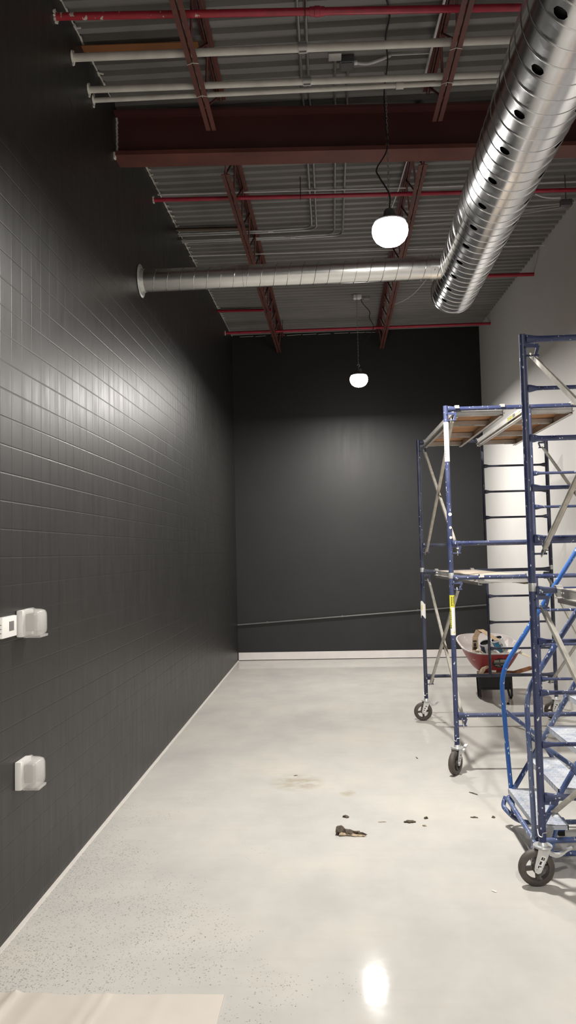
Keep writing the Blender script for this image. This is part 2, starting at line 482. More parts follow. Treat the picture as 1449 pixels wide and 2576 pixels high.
def angle(a, b, w, mat, label, cat='bridging'):
    mb = MB(); a, b = V(a), V(b)
    mb.bar(a, b, w, .006); mb.bar(a + V((0, w/2, .02)), b + V((0, w/2, .02)), .006, .04)
    return solo(mb, 'bridging_angle', mat, a, label, cat, 'bridging angles from wall to joist', smooth=False)
angle((XL, 5.36, roof(5.36)-.05), (-.87, 5.39, roof(5.39)-.05), .075, m_orange, 'rusty orange steel angle between black wall and joist, nearest the camera')
angle((XL, 8.84, roof(8.84)-.05), (-.86, 8.88, roof(8.88)-.05), .05, m_brown, 'faint brown angle bar on the deck just before the two thin conduits')
angle((XL, 12.30, roof(12.3)-.05), (-.85, 12.36, roof(12.36)-.05), .075, m_red, 'dark red angle bar between wall and joist beyond the branch duct')

# ------------------------------------------------------------------ pipes and conduits
def pipe(name, pts, r, mat, label, cat, group=None, n=14):
    return solo(MB().tube(pts, r, n), name, mat, pts[0], label, cat, group)
def sprinkler(a, b, r, label, fit=None, hang=None, chip=False, flange=True):
    a, b = V(a), V(b)
    T = thing('sprinkler_pipe', a, label, 'pipe', 'red sprinkler pipes')
    if chip:
        m = a.lerp(b, .28)
        MB().tube([a, m], r, 14).build('pipe_run', m_redchip, T)
        MB().tube([m, b], r, 14).build('pipe_run', m_red, T)
    else: MB().tube([a, b], r, 14).build('pipe_run', m_red, T)
    d = (b-a).normalized()
    if fit is not None:
        p = a.lerp(b, fit)
        MB().tube([p-d*.05, p-d*.02, p-d*.018, p+d*.018, p+d*.02, p+d*.05], [r*1.22, r*1.22, r*1.38, r*1.38, r*1.22, r*1.22], 16).build('coupling', m_red, T)
    if hang is not None:
        p = a.lerp(b, hang); zt = roof(p.y)
        mb = MB(); mb.tube([p + V((0, math.sin(t)*(r+.006), math.cos(t)*(r+.012))) for t in [2*PI*i/20 for i in range(20)]], .004, 6, closed=True)
        mb.tube([p + V((0, 0, r+.01)), (p.x, p.y, zt)], .005, 6)
        mb.build('hanger', m_joist, T)
    if flange:
        mb = MB()
        for i in range(9):
            t = 2*PI*i/9; rr = r + random.uniform(.004, .014)
            mb.box(a + V((.007, math.cos(t)*rr, math.sin(t)*rr)), (.012, .018, .014), Matrix.Rotation(random.uniform(0, 3), 3, 'X'))
        mb.build('torn_caulk', m_trimbits, T, smooth=False)
    return T
sprinkler((XL, 4.78, 5.612), (2.2, 5.00, 5.61), .024, 'red sprinkler pipe with chipped white patches, nearest the camera', .645-.20, .425, chip=True)
sprinkler((XL, 7.625, 5.708), (XR, 7.87, 5.715), .021, 'red sprinkler pipe crossing just beyond the girder', None, .33)
sprinkler((XL, 10.30, 5.755), (XR, 10.42, 5.76), .026, 'red sprinkler pipe seen at its right end beyond the large duct', None, None, flange=False)
sprinkler((XL, 13.15, 5.913), (XR, 13.19, 5.915), .024, 'thin red sprinkler pipe along the top of the black back wall', None, .22)

def white_pipe(a, b, r, label, clamps=(), coup=None, stain=False):
    a, b = V(a), V(b)
    T = thing('white_pipe', a, label, 'pipe', 'white pipes before the girder')
    MB().tube([a, b], r, 16).build('pipe_run', m_pvc, T)
    mb = MB()
    mb.lathe([(r, .0), (r+.018, .0), (r+.022, .004), (r+.004, .012), (r, .012)], a, (1, 0, 0), 20)
    mb.box(a + V((.006, .0, -.035)), (.010, .02, .04)); mb.box(a + V((.006, .004, .036)), (.010, .016, .03))
    mb.build('wall_flange', m_trimbits, T)
    d = (b-a).normalized()
    for c in clamps:
        p = a.lerp(b, c)
        mb = MB(); mb.tube([p-d*.032, p+d*.032], r*1.25, 16); mb.box(p + V((0, 0, r*1.3)), (.06, .03, .012)); mb.box(p + V((0, -.01, -r*1.35)), (.05, .012, .010))
        mb.build('clamp', m_boxsteel, T)
    if coup:
        p = a.lerp(b, coup); MB().tube([p-d*.028, p+d*.028], r*1.5, 16).build('coupling', m_pvc, T)
white_pipe((XL, 5.13, 5.563), (2.2, 5.225, 5.563), .0275, 'thickest white pipe under the deck, farthest from the girder', (.418,))
white_pipe((XL, 5.49, 5.553), (2.2, 5.60, 5.553), .0245, 'middle one of the three white pipes in front of the girder', (.423,))
white_pipe((XL, 5.605, 5.541), (2.2, 5.645, 5.541), .0185, 'thin bright white pipe running closest to the girder face', (), .602)

def emt(x, y0, y1, yl, xend, label, g):
    z = lambda y: roof(y) - .016
    pts = [(x, y0, z(y0)), (x, 6.1, z(6.1)), (x+.01, 6.6, z(6.6)), (x+.02, yl-.02, z(yl)-.046), (x-.5, yl, z(yl)-.046), (xend+.004, yl-.02, z(yl)-.046)]
    return pipe('steel_conduit', fillet(pts, .14, 6), .0115, m_cond, label, 'conduit', g, 8)
gc = 'steel conduits running along the deck'
emt(-.122, 1.5, 0, 8.94, XL, 'thin grey conduit on the deck, first from the black wall, bending towards it', gc)
emt(-.066, 1.5, 0, 9.00, XL, 'thin grey conduit on the deck, second from the black wall, bending towards it', gc)
emt(.150, 5.62, 0, 9.165, XL, 'thin grey conduit on the deck, third from the black wall, from the junction box', gc)
emt(.252, 5.74, 0, 9.22, XL, 'thin grey conduit on the deck, fourth from the black wall and nearest the lamp', gc)
pipe('thin_conduit', [(XL+.004, 7.83, roof(7.83)-.06), (.95, 7.95, roof(7.95)-.06), (XR-.004, 8.00, roof(8.0)-.06)], .009, m_cablew, 'thin white conduit crossing the deck just beyond the red pipe past the girder', 'conduit', 'thin white conduits across the deck', 8)
pipe('thin_conduit', [(XL+.004, 9.68, roof(9.68)-.06), (1.0, 9.78, roof(9.78)-.06), (XR-.004, 9.85, roof(9.85)-.06)], .008, m_cablew, 'thin white conduit crossing the deck just before the branch duct outlet', 'conduit', 'thin white conduits across the deck', 8)
# small white couplings on the two bent conduits
for i, (xx, yy, lb) in enumerate(((-.60, 8.945, 'small white tag on conduit nearest the camera of the two bends'), (-.34, 9.165, 'small white tag on the farther bent conduit'))):
    mb = MB(); mb.bar((xx-.03, yy-.018, roof(yy)-.078), (xx+.03, yy-.018, roof(yy)-.078), .012, .022)
    mb.bar((xx-.10, yy-.018, roof(yy)-.076), (xx-.02, yy-.018, roof(yy)-.076), .005, .006)
    solo(mb, 'conduit_tag', m_label, (xx, yy, roof(yy)-.02), lb, 'tag', 'white tags on the conduits', smooth=False)
# junction boxes and flexible conduit in front of the girder
mb = MB(); mb.box((.145, 5.60, roof(5.6)-.045), (.10, .09, .06), None, .006); mb.box((.145, 5.556, roof(5.6)-.045), (.085, .004, .05))
solo(mb, 'junction_box', m_boxsteel, (.145, 5.6, roof(5.6)-.03), 'light grey steel junction box under the thickest white pipe', 'junction box', 'junction boxes on the deck')
mb = MB(); mb.box((.24, 5.74, roof(5.74)-.035), (.115, .12, .055), None, .006); mb.box((.24, 5.74, roof(5.74)-.066), (.09, .10, .006))
solo(mb, 'junction_box', m_boxdark, (.24, 5.74, roof(5.74)-.03), 'dark junction box with a flexible white conduit leaving its side', 'junction box', 'junction boxes on the deck')
fp = smooth_path([(.30, 5.74, roof(5.74)-.035), (.40, 5.745, roof(5.74)-.045), (.50, 5.73, roof(5.74)-.03), (.58, 5.70, roof(5.7)-.016)], 14)
fr = [.0135 if i % 2 else .0115 for i in range(len(fp))]
T = thing('flexible_conduit', fp[0], 'short bright flexible conduit curving from the dark junction box', 'conduit')
MB().tube(fp, fr, 10).build('corrugated_hose', m_cablew, T)
MB().tube([fp[-1], (.90, 5.71, roof(5.71)-.012)], .006, 8).build('straight_run', m_cablew, T)
MB().tube([V(fp[0])-V((.015, 0, 0)), V(fp[0])+V((.022, 0, 0))], .018, 10).build('connector', m_label, T)
mb = MB(); mb.box((.562, 11.88, roof(11.88)-.03), (.125, .10, .06), None, .005)
solo(mb, 'junction_box', m_label, (.562, 11.88, roof(11.88)-.03), 'small white junction box on the deck above the far lamp', 'junction box', 'junction boxes on the deck')
mb = MB(); mb.box((.715, 11.98, roof(11.98)-.02), (.10, .08, .04), None, .004); mb.bar((.665, 11.93, roof(11.95)-.042), (.765, 11.93, roof(11.95)-.042), .012, .01)
solo(mb, 'junction_box', m_boxsteel, (.715, 11.98, roof(11.98)-.02), 'flat grey junction box right beside the small white one', 'junction box', 'junction boxes on the deck')
# loose cables
pipe('loose_cable', smooth_path([(.91, 3.6, roof(3.6)-.05), (.89, 4.9, roof(4.9)-.08), (.875, 5.2, roof(5.2)-.10), (.85, 5.55, roof(5.55)-.16), (.845, 5.75, roof(5.75)-.17)], 6), .010, m_cablew, 'white cable slung along the joist beside the large duct', 'cable', None, 8)
pipe('loose_cable', smooth_path([(.955, 6.55, roof(6.5)-.03), (.88, 7.3, roof(7.3)-.05), (.84, 7.9, roof(7.9)-.10), (.80, 8.7, roof(8.7)-.05)], 6), .007, m_cablew, 'thin white cable dropping beside the joist above the bright lamp', 'cable', None, 8)
for i, (a, b, lb) in enumerate((((1.05, 8.72, -.02), (XR, 8.62, -.02), 'uppermost of three thin white wires converging at the white wall'),
                                ((1.05, 8.78, -.04), (XR, 8.66, -.03), 'middle one of three thin white wires converging at the white wall'),
                                ((1.05, 9.05, -.04), (XR, 8.70, -.03), 'lowest of three thin white wires converging at the white wall'))):
    P = [V((a[0], a[1], roof(a[1])+a[2])), V(((a[0]+b[0])/2, (a[1]+b[1])/2+.03, roof(9)+(a[2]+b[2])/2-.025)), V((b[0], b[1], roof(b[1])+b[2]))]
    pipe('thin_wire', smooth_path(P, 6), .0035, m_cablew, lb, 'wire', 'wires at the white wall', 6)
pipe('loose_cable', smooth_path([(2.26, 7.86, 5.69), (2.34, 7.86, 5.655), (2.44, 7.87, 5.645), (2.52, 7.87, 5.645)], 6), .008, m_cablew, 'short white cable drooping under the red pipe near the white wall', 'cable', None, 8)
mb = MB(); mb.box((2.60, 7.95, 5.62), (.12, .06, .07), None, .006); mb.tube([(2.60, 7.95, 5.655), (2.60, 7.95, roof(7.95))], .006, 8)
solo(mb, 'junction_box', m_boxdark, (2.6, 7.95, 5.6), 'dim grey box hung under the red pipe near the white wall', 'junction box', 'junction boxes on the deck')
pipe('loose_cable', smooth_path([(.99, 12.0, roof(12)-.10), (1.12, 11.6, roof(11.6)-.25), (1.35, 11.0, roof(11)-.28), (1.62, 10.2, roof(10.2)-.10)], 8), .005, m_cablew, 'thin pale cable sagging between joist and end of the large duct', 'cable', None, 6)
# sloping pipe on the back wall
mb = MB(); a, b = V((XL+.004, YB-.03, .665)), V((XR-.004, YB-.03, .955))
T = thing('wall_pipe', a, 'thin black painted pipe sloping up across the black back wall', 'pipe')
mb.tube([a, b], .014, 12); mb.build('pipe_run', m_pipe_blk, T)
for f in (.12, .42, .72):
    p = a.lerp(b, f); mb = MB(); mb.box(p + V((0, .013, 0)), (.03, .03, .045), None, .004); mb.build('pipe_strap', m_pipe_blk, T)

# ------------------------------------------------------------------ ducts
ax0, ax1 = V((1.156, 3.4, 4.373)), V((1.363, 7.6, 4.673))
def dax(y): return ax0.lerp(ax1, (y-3.4)/4.2)
RD = .231; YE = 7.86
D = thing('spiral_duct', dax(YE), 'large galvanised spiral duct running overhead with a row of round holes', 'duct')
dz = (ax1-ax0).normalized(); dx_ = V((1, 0, 0)); dx_ = (dx_ - dz*dx_.dot(dz)).normalized(); dzv = dx_.cross(dz)
def dpt(s, a, r=RD):
    """Point on the duct: s metres back from its far end along the axis, angle a in the section."""
    return dax(YE) - dz*s + (dx_*math.cos(a) + dzv*math.sin(a))*r
bm_ = MB(); NA = 48; CELL = .41; NR = 8
ncell = 26; hole_cols = {}
cols = [2*PI*k/NA for k in range(NA)]
def colidx(deg): return int(round((deg % 360)/360*NA)) % NA
s_off = .17   # a hole centre sits mid-cell
rings = []
svals = [s_off + CELL*i/NR for i in range(ncell*NR+1)]
svals = [0.0] + [v for v in svals if v > .01]
base_i = 0
grid = [[bm_.bm.verts.new(dpt(s, a)) for a in cols] for s in svals]
HW = 2
skip = set()
for (deg, shift) in ((-127.5, 0), (-45.0, .0)):
    c0 = colidx(deg) 
    for ci in range(ncell):
        sc = s_off + CELL*(ci+.5)
        if sc < .09: continue
        ri = min(range(len(svals)), key=lambda i: abs(svals[i]-sc))
        if ri-1 < 0 or ri+1 >= len(svals): continue
        for dr in (-1, 0):
            for dc in range(-2, 2): skip.add((ri+dr, (c0+dc) % NA))
        loop = [(ri-1, c0-2+k) for k in range(4)] + [(ri-1, c0+2), (ri, c0+2)] + [(ri+1, c0+2-k) for k in range(4)] + [(ri+1, c0-2), (ri, c0-2)]
        outer = [grid[i][j % NA] for i, j in loop]
        sm = svals[ri]; inner = []; inner2 = []
        for i, j in loop:
            ds = (svals[i]-sm); da = (j - c0)*2*PI/NA*RD
            L = math.hypot(ds, da); hr = .034
            inner.append(bm_.bm.verts.new(dpt(sm + ds/L*hr, cols[c0 % NA] + da/L*hr/RD)))
        for k in range(len(outer)):
            k2 = (k+1) % len(outer)
            bm_.face([outer[k], outer[k2], inner[k2], inner[k]])
for i in range(len(svals)-1):
    for k in range(NA):
        if (i, k) not in skip: bm_.face([grid[i][k], grid[i][(k+1) % NA], grid[i+1][(k+1) % NA], grid[i+1][k]])
duct_shell = bm_.build('duct_shell', m_duct, D, ang=180)
nrm = []
for v in duct_shell.data.vertices:
    q = V(v.co) + D.location - dax(YE); q = q - dz*q.dot(dz); nrm.append(q.normalized())
duct_shell.data.normals_split_custom_set_from_vertices(nrm)
# black tube added inside the shell; its colour stands for the unlit interior
mb = MB(); mb.lathe([(RD-.02, .02), (RD-.02, svals[-1]-.02)], dax(YE), -dz, 32); mb.build('inner_shade_tube', m_black, D)
mb = MB(); mb.lathe([(0, .03), (RD-.01, .03), (RD-.002, .0), (RD+.007, .0), (RD+.007, .03), (RD, .03)], dax(YE), -dz, 48); mb.build('end_cap', m_duct, D)
hel = []
pit = CELL/3; turns = int(svals[-1]/pit) + 2
for i in range(turns*48):
    st = .125 - pit + pit*i/48
    if st < .02: continue
    if st > svals[-1]: break
    hel.append(dpt(st, -2*PI*(i - 3)/48, RD+.0002))
MB().tube(hel, .0032, 6).build('spiral_seam', m_seam, D)
c = dax(2.0); mb = MB()
mb.tube([c + V((math.cos(t), 0, math.sin(t)))*(RD+.006) for t in [2*PI*i/40 for i in range(40)]], .004, 6, closed=True)
mb.tube([c + V((0, 0, RD+.004)), (c.x, c.y, roof(2.0))], .004, 6)
mb.build('hanger_strap', m_seam, D)
# branch duct from the wall
BY = 7.05; RB = .104
p0 = V((XL, BY, 4.636)); p1 = V((1.338-.195, BY, 4.645)); 
T = thing('branch_duct', p0, 'slim spiral branch duct joining the black wall to the large duct', 'duct')
mb = MB(); mb.tube([p0.lerp(p1, i/20) for i in range(21)], RB, 40, cap=False); mb.build('duct_shell', m_duct2, T, ang=60)
hel = []; L = (p1-p0).length; n = int(L/.128)
for i in range(n*24):
    s = .09 + .128*i/24
    if s > L-.03: break
    t = -2*PI*i/24
    hel.append(p0.lerp(p1, s/L) + V((0, math.cos(t), math.sin(t)))*(RB+.001))
MB().tube(hel, .0034, 6).build('spiral_seam', m_seam, T)
mb = MB(); mb.lathe([(RB-.004, 0.002), (RB+.052, .002), (RB+.054, .006), (RB+.05, .010), (RB+.012, .014), (RB+.006, .045), (RB-.002, .045)], p0, (1, 0, 0), 40); mb.build('wall_collar', m_zinc, T)
mb = MB(); q = p1 - V((.12, 0, 0)); mb.lathe([(RB, 0), (RB+.006, 0), (RB+.006, .055), (RB, .055)], q, (1, 0, 0), 40)
for i in range(4):
    t = i*PI/2+.5; mb.box(q + V((.03, math.cos(t)*(RB+.008), math.sin(t)*(RB+.008))), (.01, .01, .01))
mb.build('joint_collar', m_duct2, T)
mb = MB(); mb.lathe([(RB+.001, 0), (RB+.004, .002), (RB+.001, .004)], p0.lerp(p1, .345), (1, 0, 0), 40); mb.build('joint_band', m_seam, T)

# ------------------------------------------------------------------ pendant lamps
def lamp(x, y, z, label, power):
    T = thing('pendant_lamp', (x, y, z), label, 'lamp', 'high-bay pendant lamps')
    c = V((x, y, z))
    prof = [(0, -.115), (.045, -.111), (.085, -.095), (.115, -.070), (.135, -.034), (.142, .0), (.138, .04), (.12, .07)]
    MB().lathe(prof, c, n=40).build('lens_glare_dome', m_glow, T)  # domed beyond the flat lens, so the lamp's glare is put into the shape
    MB().lathe([(.118, .066), (.126, .064), (.128, .072), (.11, .088), (.075, .10), (.05, .115), (.045, .16), (.035, .175), (0, .178)], c, n=40).build('housing', m_house, T)
    hk = [c + V((0, 0, .17)), c + V((0, 0, .21))] + [c + V((math.sin(t)*.018, 0, .228-math.cos(t)*.018)) for t in [i*PI/6 for i in range(1, 10)]]
    MB().tube(hk, .005, 8).build('hook', m_zinc, T)
    # chain
    mb = MB(); zz = z + .245; k = 0; top_ = roof(y) - .002
    while zz < top_:
        e = V((1, 0, 0)) if k % 2 else V((0, 1, 0))
        L = [V((x, y, zz)) + e*(.007*math.cos(t)) + V((0, 0, .017*math.sin(t))) for t in [2*PI*i/10 for i in range(10)]]
        mb.tube(L, .0022, 5, closed=True); zz += .027; k += 1
    mb.build('chain', m_cond, T)
    li = bpy.data.lights.new('lamp_light', 'AREA'); li.shape = 'DISK'; li.size = .22; li.energy = power
    li.color = (1.0, .962, .91)
    lo = bpy.data.objects.new('lamp_light', li); COL.objects.link(lo); lo.location = (0, 0, -.120); lo.parent = T
    return T
LP = 250.0
L1 = lamp(.547, 5.85, 4.50, 'big bright pendant lamp hanging in front of the girder face, near the large duct', LP)
L2 = lamp(.545, 11.78, 4.680, 'smaller looking lit pendant lamp before the black back wall', LP)
L3 = lamp(.54, -.25, 4.29, 'lit pendant lamp overhead behind the camera', LP)
L4 = lamp(.54, -5.2, 4.12, 'lit pendant lamp far behind the camera by the front wall', LP)
cord = smooth_path([(.55, 5.85, 4.68), (.545, 5.80, 4.78), (.47, 5.80, 4.92), (.455, 5.80, 4.99), (.54, 5.82, 5.15), (.535, 5.82, 5.36), (.53, 5.8, 5.6), (.545, 5.6, 5.72), (.52, 5.45, 5.80), (.53, 5.2, 5.80), (.47, 4.9, roof(4.9)-.02), (.44, 4.2, roof(4.2)-.02)], 10)
MB().tube(cord, .006, 8).build('power_cord', m_cableb, L1)
cord = smooth_path([(.55, 11.78, 4.86), (.60, 11.85, 5.2), (.80, 11.90, 5.52), (.745, 11.90, 5.70), (.75, 11.90, 5.80), (.65, 11.90, 5.93), (.61, 11.89, roof(11.9)-.05)], 10)
MB().tube(cord, .006, 8).build('power_cord', m_cableb, L2)

# ------------------------------------------------------------------ scaffold towers
FB, FH = .232, 1.535
LEV = (.28, .59, .895, 1.20, 1.505)
def flared(a, b, r, re):
    a, b = V(a), V(b); d = (b-a).normalized(); L = (b-a).length
    P = [a, a + d*.02, a + d*.055, a + d*.085, b - d*.085, b - d*.055, b - d*.02, b]
    return P, [re, re*.96, r*1.12, r, r, r*1.12, re*.96, re]
def end_frame(parent, xl, y, zb, ladder_left, mat, labelmarks=()):
    xr = xl + 1.50; xi = xl + (.74 if ladder_left else .752)
    mb = MB()
    for xx in (xl, xr): mb.tube([(xx, y, zb), (xx, y, zb+FH)], .0222, 16)
    for lv in (LEV[0], LEV[-1]):
        P, R_ = flared((xl+.018, y, zb+lv), (xr-.018, y, zb+lv), .0195, .029); mb.tube(P, R_, 14)
    F = mb.build('end_frame', mat, parent)
    mb = MB(); mb.tube([(xi, y, zb+LEV[0]), (xi, y, zb+LEV[-1])], .0165, 14); mb.build('ladder_upright', mat, F)
    a, b = (xl+.018, xi-.014) if ladder_left else (xi+.014, xr-.018)
    for lv in LEV[1:-1]:
        P, R_ = flared((a, y, zb+lv), (b, y, zb+lv), .0125, .024)
        MB().tube(P, R_, 12).build('rung', mat, F)
    for xx, sg in ((xl, 1), (xr, -1)):
        for lz in (.19, 1.40):
            mb = MB()
            mb.bar((xx+sg*.018, y-.01, zb+lz+.062), (xx+sg*.092, y-.01, zb+lz+.062), .006, .024)
            mb.bar((xx+sg*.090, y-.01, zb+lz+.062), (xx+sg*.072, y-.01, zb+lz+.004), .008, .018)
            mb.tube([(xx+sg*.018, y-.012, zb+lz), (xx+sg*.092, y-.012, zb+lz)], .0062, 8)
            mb.build('brace_lock', mat, F)
    for xx in (xl, xr):
        if zb < FB + .5:
            mb = MB(); mb.lathe([(.0232, -.035), (.0236, -.03), (.0236, .012), (.0232, .015)], (xx, y, zb+FH-.0), n=16); mb.build('coupling_sleeve', m_zinc, F)
        mb = MB(); mb.lathe([(0, .0), (.006, .0), (.006, .0235), (0, .0237)], (xx, y, zb+FH-.085), (0.25, -1, 0), 10); mb.build('pin_hole', m_black, F)
    return F
def caster(parent, x, y, yaw):
    R = rotz(yaw); o = V((x, y, 0)); P = lambda a: o + R @ V(a)
    mb = MB(); mb.lathe([(0, .236), (.055, .236), (.057, .230), (.052, .222), (.034, .218), (0, .218)], o, n=28)
    mb.lathe([(.030, .236), (.026, .25), (.0175, .262), (.0175, .30)], o, n=18)
    C_ = mb.build('caster', m_zinc, parent)
    wc = P((-.042, 0, .106)); ax = R @ V((0, 1, 0))
    w = .024
    mb = MB(); mb.lathe([(.070, -w), (.094, -w), (.102, -w*.75), (.106, -w*.35), (.106, w*.35), (.102, w*.75), (.094, w), (.070, w), (.066, w*.6), (.066, -w*.6)], wc, ax, 40, closed=True)
    mb.lathe([(0, -w*1.05), (.026, -w*1.05), (.028, -w*.9), (.028, w*.9), (.026, w*1.05), (0, w*1.05)], wc, ax, 24)
    for i in range(4):
        t = i*PI/2 + .08
        d = R @ V((math.cos(t), 0, math.sin(t)))
        mb.bar(wc + d*.020, wc + d*.070, .020, .026, ax)
    mb.build('wheel', m_rubber, C_)
    mb = MB()
    for sg in (-1, 1):
        yv = sg*.034
        a, b = V((.004, yv, .215)), V((-.042, yv, .106))
        outl = [(.036, .222), (-.036, .222), (-.064, .112), (-.060, .092), (-.044, .082), (-.026, .090), (.012, .165)]
        L1_ = [P((px_, yv, pz_)) for px_, pz_ in outl]; L2_ = [P((px_, yv + sg*.005, pz_)) for px_, pz_ in outl]
        mb.loft([L1_, L2_], True, True, True)
    mb.box(P((0, 0, .219)), (.07, .075, .006), R)
    mb.tube([P((-.042, -.045, .106)), P((-.042, .045, .106))], .009, 10)
    mb.build('fork', m_zinc, C_, smooth=False)
    mb = MB(); lv = smooth_path([(.030, -.01, .195), (.07, -.01, .180), (.105, -.01, .188), (.135, -.01, .208), (.168, -.01, .222)], 4)
    loops = []
    for i, p in enumerate(lv):
        w_ = .016 - .004*i/len(lv); h_ = .012 - .008*i/len(lv)
        loops.append([P((p.x, p.y-w_, p.z-h_)), P((p.x, p.y+w_, p.z-h_)), P((p.x, p.y+w_, p.z+h_)), P((p.x, p.y-w_, p.z+h_))])
    mb.loft(loops, True, True, True); mb.build('brake_lever', m_zinc, C_)
    mb = MB()
    q = lambda u, v: P((.000-.046*u + v*.9, -.0396, .196-.100*u + v*-.36))
    mb.face([mb.bm.verts.new(q(u, v)) for u, v in ((.12, -.014), (.86, -.014), (.86, .014), (.12, .014))])
    mb.build('sticker', m_label, C_, smooth=False, recalc=False)
    mb = MB()
    q2 = lambda u, v: P((.000-.046*u + v*.9, -.0402, .196-.100*u + v*-.36))
    for u0, u1, v0, v1 in ((.18, .34, -.010, .000), (.18, .34, .003, .010), (.42, .60, -.010, .002), (.66, .80, -.010, -.002), (.66, .72, .000, .009)):
        mb.face([mb.bm.verts.new(q2(u, v)) for u, v in ((u0, v0), (u1, v0), (u1, v1), (u0, v1))])
    mb.build('sticker_print', m_ink, C_, smooth=False, recalc=False)
    mb = MB(); pc = V((x, y, .30))
    mb.tube(smooth_path([pc + V((-.028, -.004, .03)), pc + V((-.026, -.02, .0)), pc + V((-.008, -.028, -.008)), pc + V((-.004, -.027, .012)), pc + V((.020, -.026, .016))], 4), .0028, 6)
    mb.build('locking_pin', m_zinc, C_)
def cross_brace(parent, a, b, flat):
    a, b = V(a), V(b); d = (b-a).normalized(); mb = MB()
    if flat:
        mb.bar(a + d*.03, b - d*.03, .030, .004, (1, 0, 0)); mb.bar(a + d*.03 + V((.013, 0, 0)), b - d*.03 + V((.013, 0, 0)), .004, .030, (1, 0, 0))
    else:
        mb.tube([a + d*.06, a + d*.09, b - d*.09, b - d*.06], [.010, .0155, .0155, .010], 12)
        mb.bar(a - d*.02, a + d*.08, .028, .006, (1, 0, 0)); mb.bar(b - d*.08, b + d*.02, .028, .006, (1, 0, 0))
    if flat: mb.bar(a - d*.02, a + d*.06, .026, .006, (1, 0, 0)); mb.bar(b - d*.06, b + d*.02, .026, .006, (1, 0, 0))
    mb.build('cross_brace', m_brace, parent, smooth=not flat)
def tower(xfar, yfar, xnear, ynear, label, ladder_left, casters, matf, matn, flat, styles):
    T = thing('scaffold_tower', (xnear, ynear, 0), label, 'scaffold', 'rolling scaffold towers')
    frames = {}
    for nm, xx, yy, mt in (('far', xfar, yfar, matf), ('near', xnear, ynear, matn)):
        for lv in (0, 1): frames[nm, lv] = end_frame(T, xx, yy, FB + lv*FH, ladder_left, mt)
    for (xx, yy, ya) in casters: caster(T, xx, yy, ya)
    k = 0
    for lv in (0, 1):
        zb = FB + lv*FH
        for sx, off in ((0, .055), (1.5, -.055)):
            for (za, zc) in ((1.40, .19), (.19, 1.40)):
                e = .006 if za > zc else -.012
                cross_brace(T, (xfar+sx+off+e, yfar-.012, zb+za), (xnear+sx+off+e, ynear-.012, zb+zc), styles(lv, sx, za))
    return T, frames
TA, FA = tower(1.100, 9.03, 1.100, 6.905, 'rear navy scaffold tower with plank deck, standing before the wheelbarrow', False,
               [(1.10, 9.03, .10), (2.60, 9.03, .05), (1.10, 6.905, .95), (2.60, 6.905, .4)], m_blue_backlit, m_blue, True, lambda lv, sx, za: True)
TC, FC = tower(1.232, 2.52, 1.222, 4.645, 'front navy scaffold tower cut by the picture edge, taller looking, ladder rungs on its post', True,
               [(1.222, 4.645, .02), (2.722, 4.645, .3), (1.232, 2.52, .6), (2.732, 2.52, .2)], m_blue, m_blue, False, lambda lv, sx, za: za < 1)
# wraps and labels on the posts
def wrap(parent, name, x, y, z0, z1, a0, a1, mat, r=.0232, label=None):
    mb = MB(); loops = []
    for zz in (z0, z1): loops.append([(x + r*math.cos(a0+(a1-a0)*i/14), y + r*math.sin(a0+(a1-a0)*i/14), zz) for i in range(15)])
    mb.loft(loops, closed=False)
    o = mb.build(name, mat, parent, recalc=False)
    if label: o['label'] = label
    return o
def glyph_strip(parent, x, y, z0, z1, a0, a1, mat, n, r=.0238):
    """Upright lettering too worn to read: a column of small strokes."""
    mb = MB(); rnd = random.Random(n*3+1)
    def cell(u0, u1, v0, v1):
        A0, A1 = a0+(a1-a0)*u0, a0+(a1-a0)*u1
        L = [[(x + r*math.cos(A0+(A1-A0)*i/3), y + r*math.sin(A0+(A1-A0)*i/3), zz) for i in range(4)] for zz in (v0, v1)]
        mb.loft(L, closed=False)
    h = (z1-z0)/n
    for i in range(n):
        b = z0 + i*h
        cell(0, 1, b+h*.08, b+h*.22)
        if rnd.random() < .7: cell(0, .22, b+h*.08, b+h*.8)
        if rnd.random() < .5: cell(.78, 1, b+h*.08, b+h*.8)
        if rnd.random() < .6: cell(0, 1, b+h*.5, b+h*.62)
    mb.build('label_print', mat, parent, recalc=False)
dn = -PI/2
fb = FA['near', 1]; fbl = FA['near', 0]; fal = FA['far', 0]
wrap(fb, 'post_label', 1.100, 6.905, 2.79, 3.15, dn-1.6, dn+1.6, m_label, label='long white label')
glyph_strip(fb, 1.100, 6.905, 2.83, 3.03, dn-1.15, dn-.55, m_ink, 9)
wrap(fbl, 'post_label', 1.100, 6.905, 1.475, 1.582, dn-1.6, dn+1.6, m_yellow, label='yellow warning label')
glyph_strip(fbl, 1.100, 6.905, 1.487, 1.572, dn-.55, dn+.75, m_ink, 6)
wrap(fbl, 'post_label', 1.100, 6.905, 1.225, 1.474, dn-1.6, dn+1.6, m_label, label='white label with yellow strip')
wrap(fbl, 'label_strip', 1.100, 6.905, 1.285, 1.468, dn-1.5, dn-.55, m_yellow, .0235)
glyph_strip(fbl, 1.100, 6.905, 1.285, 1.466, dn-1.3, dn-.62, m_ink, 10, .0240)
wrap(fbl, 'label_strip', 1.100, 6.905, 1.245, 1.256, dn, dn+.7, m_yellow, .0235)
for z in (2.31, 2.10, 2.19):
    mb = MB(); mb.lathe([(0, .0), (.008, 0), (.012 if z < 2.2 else .016, .0005), (0, .001)], (1.100+.004, 6.905-.0225, z), (0, -1, 0), 14)
    mb.build('paint_splat', m_label, fb)
mb = MB()
loops = []
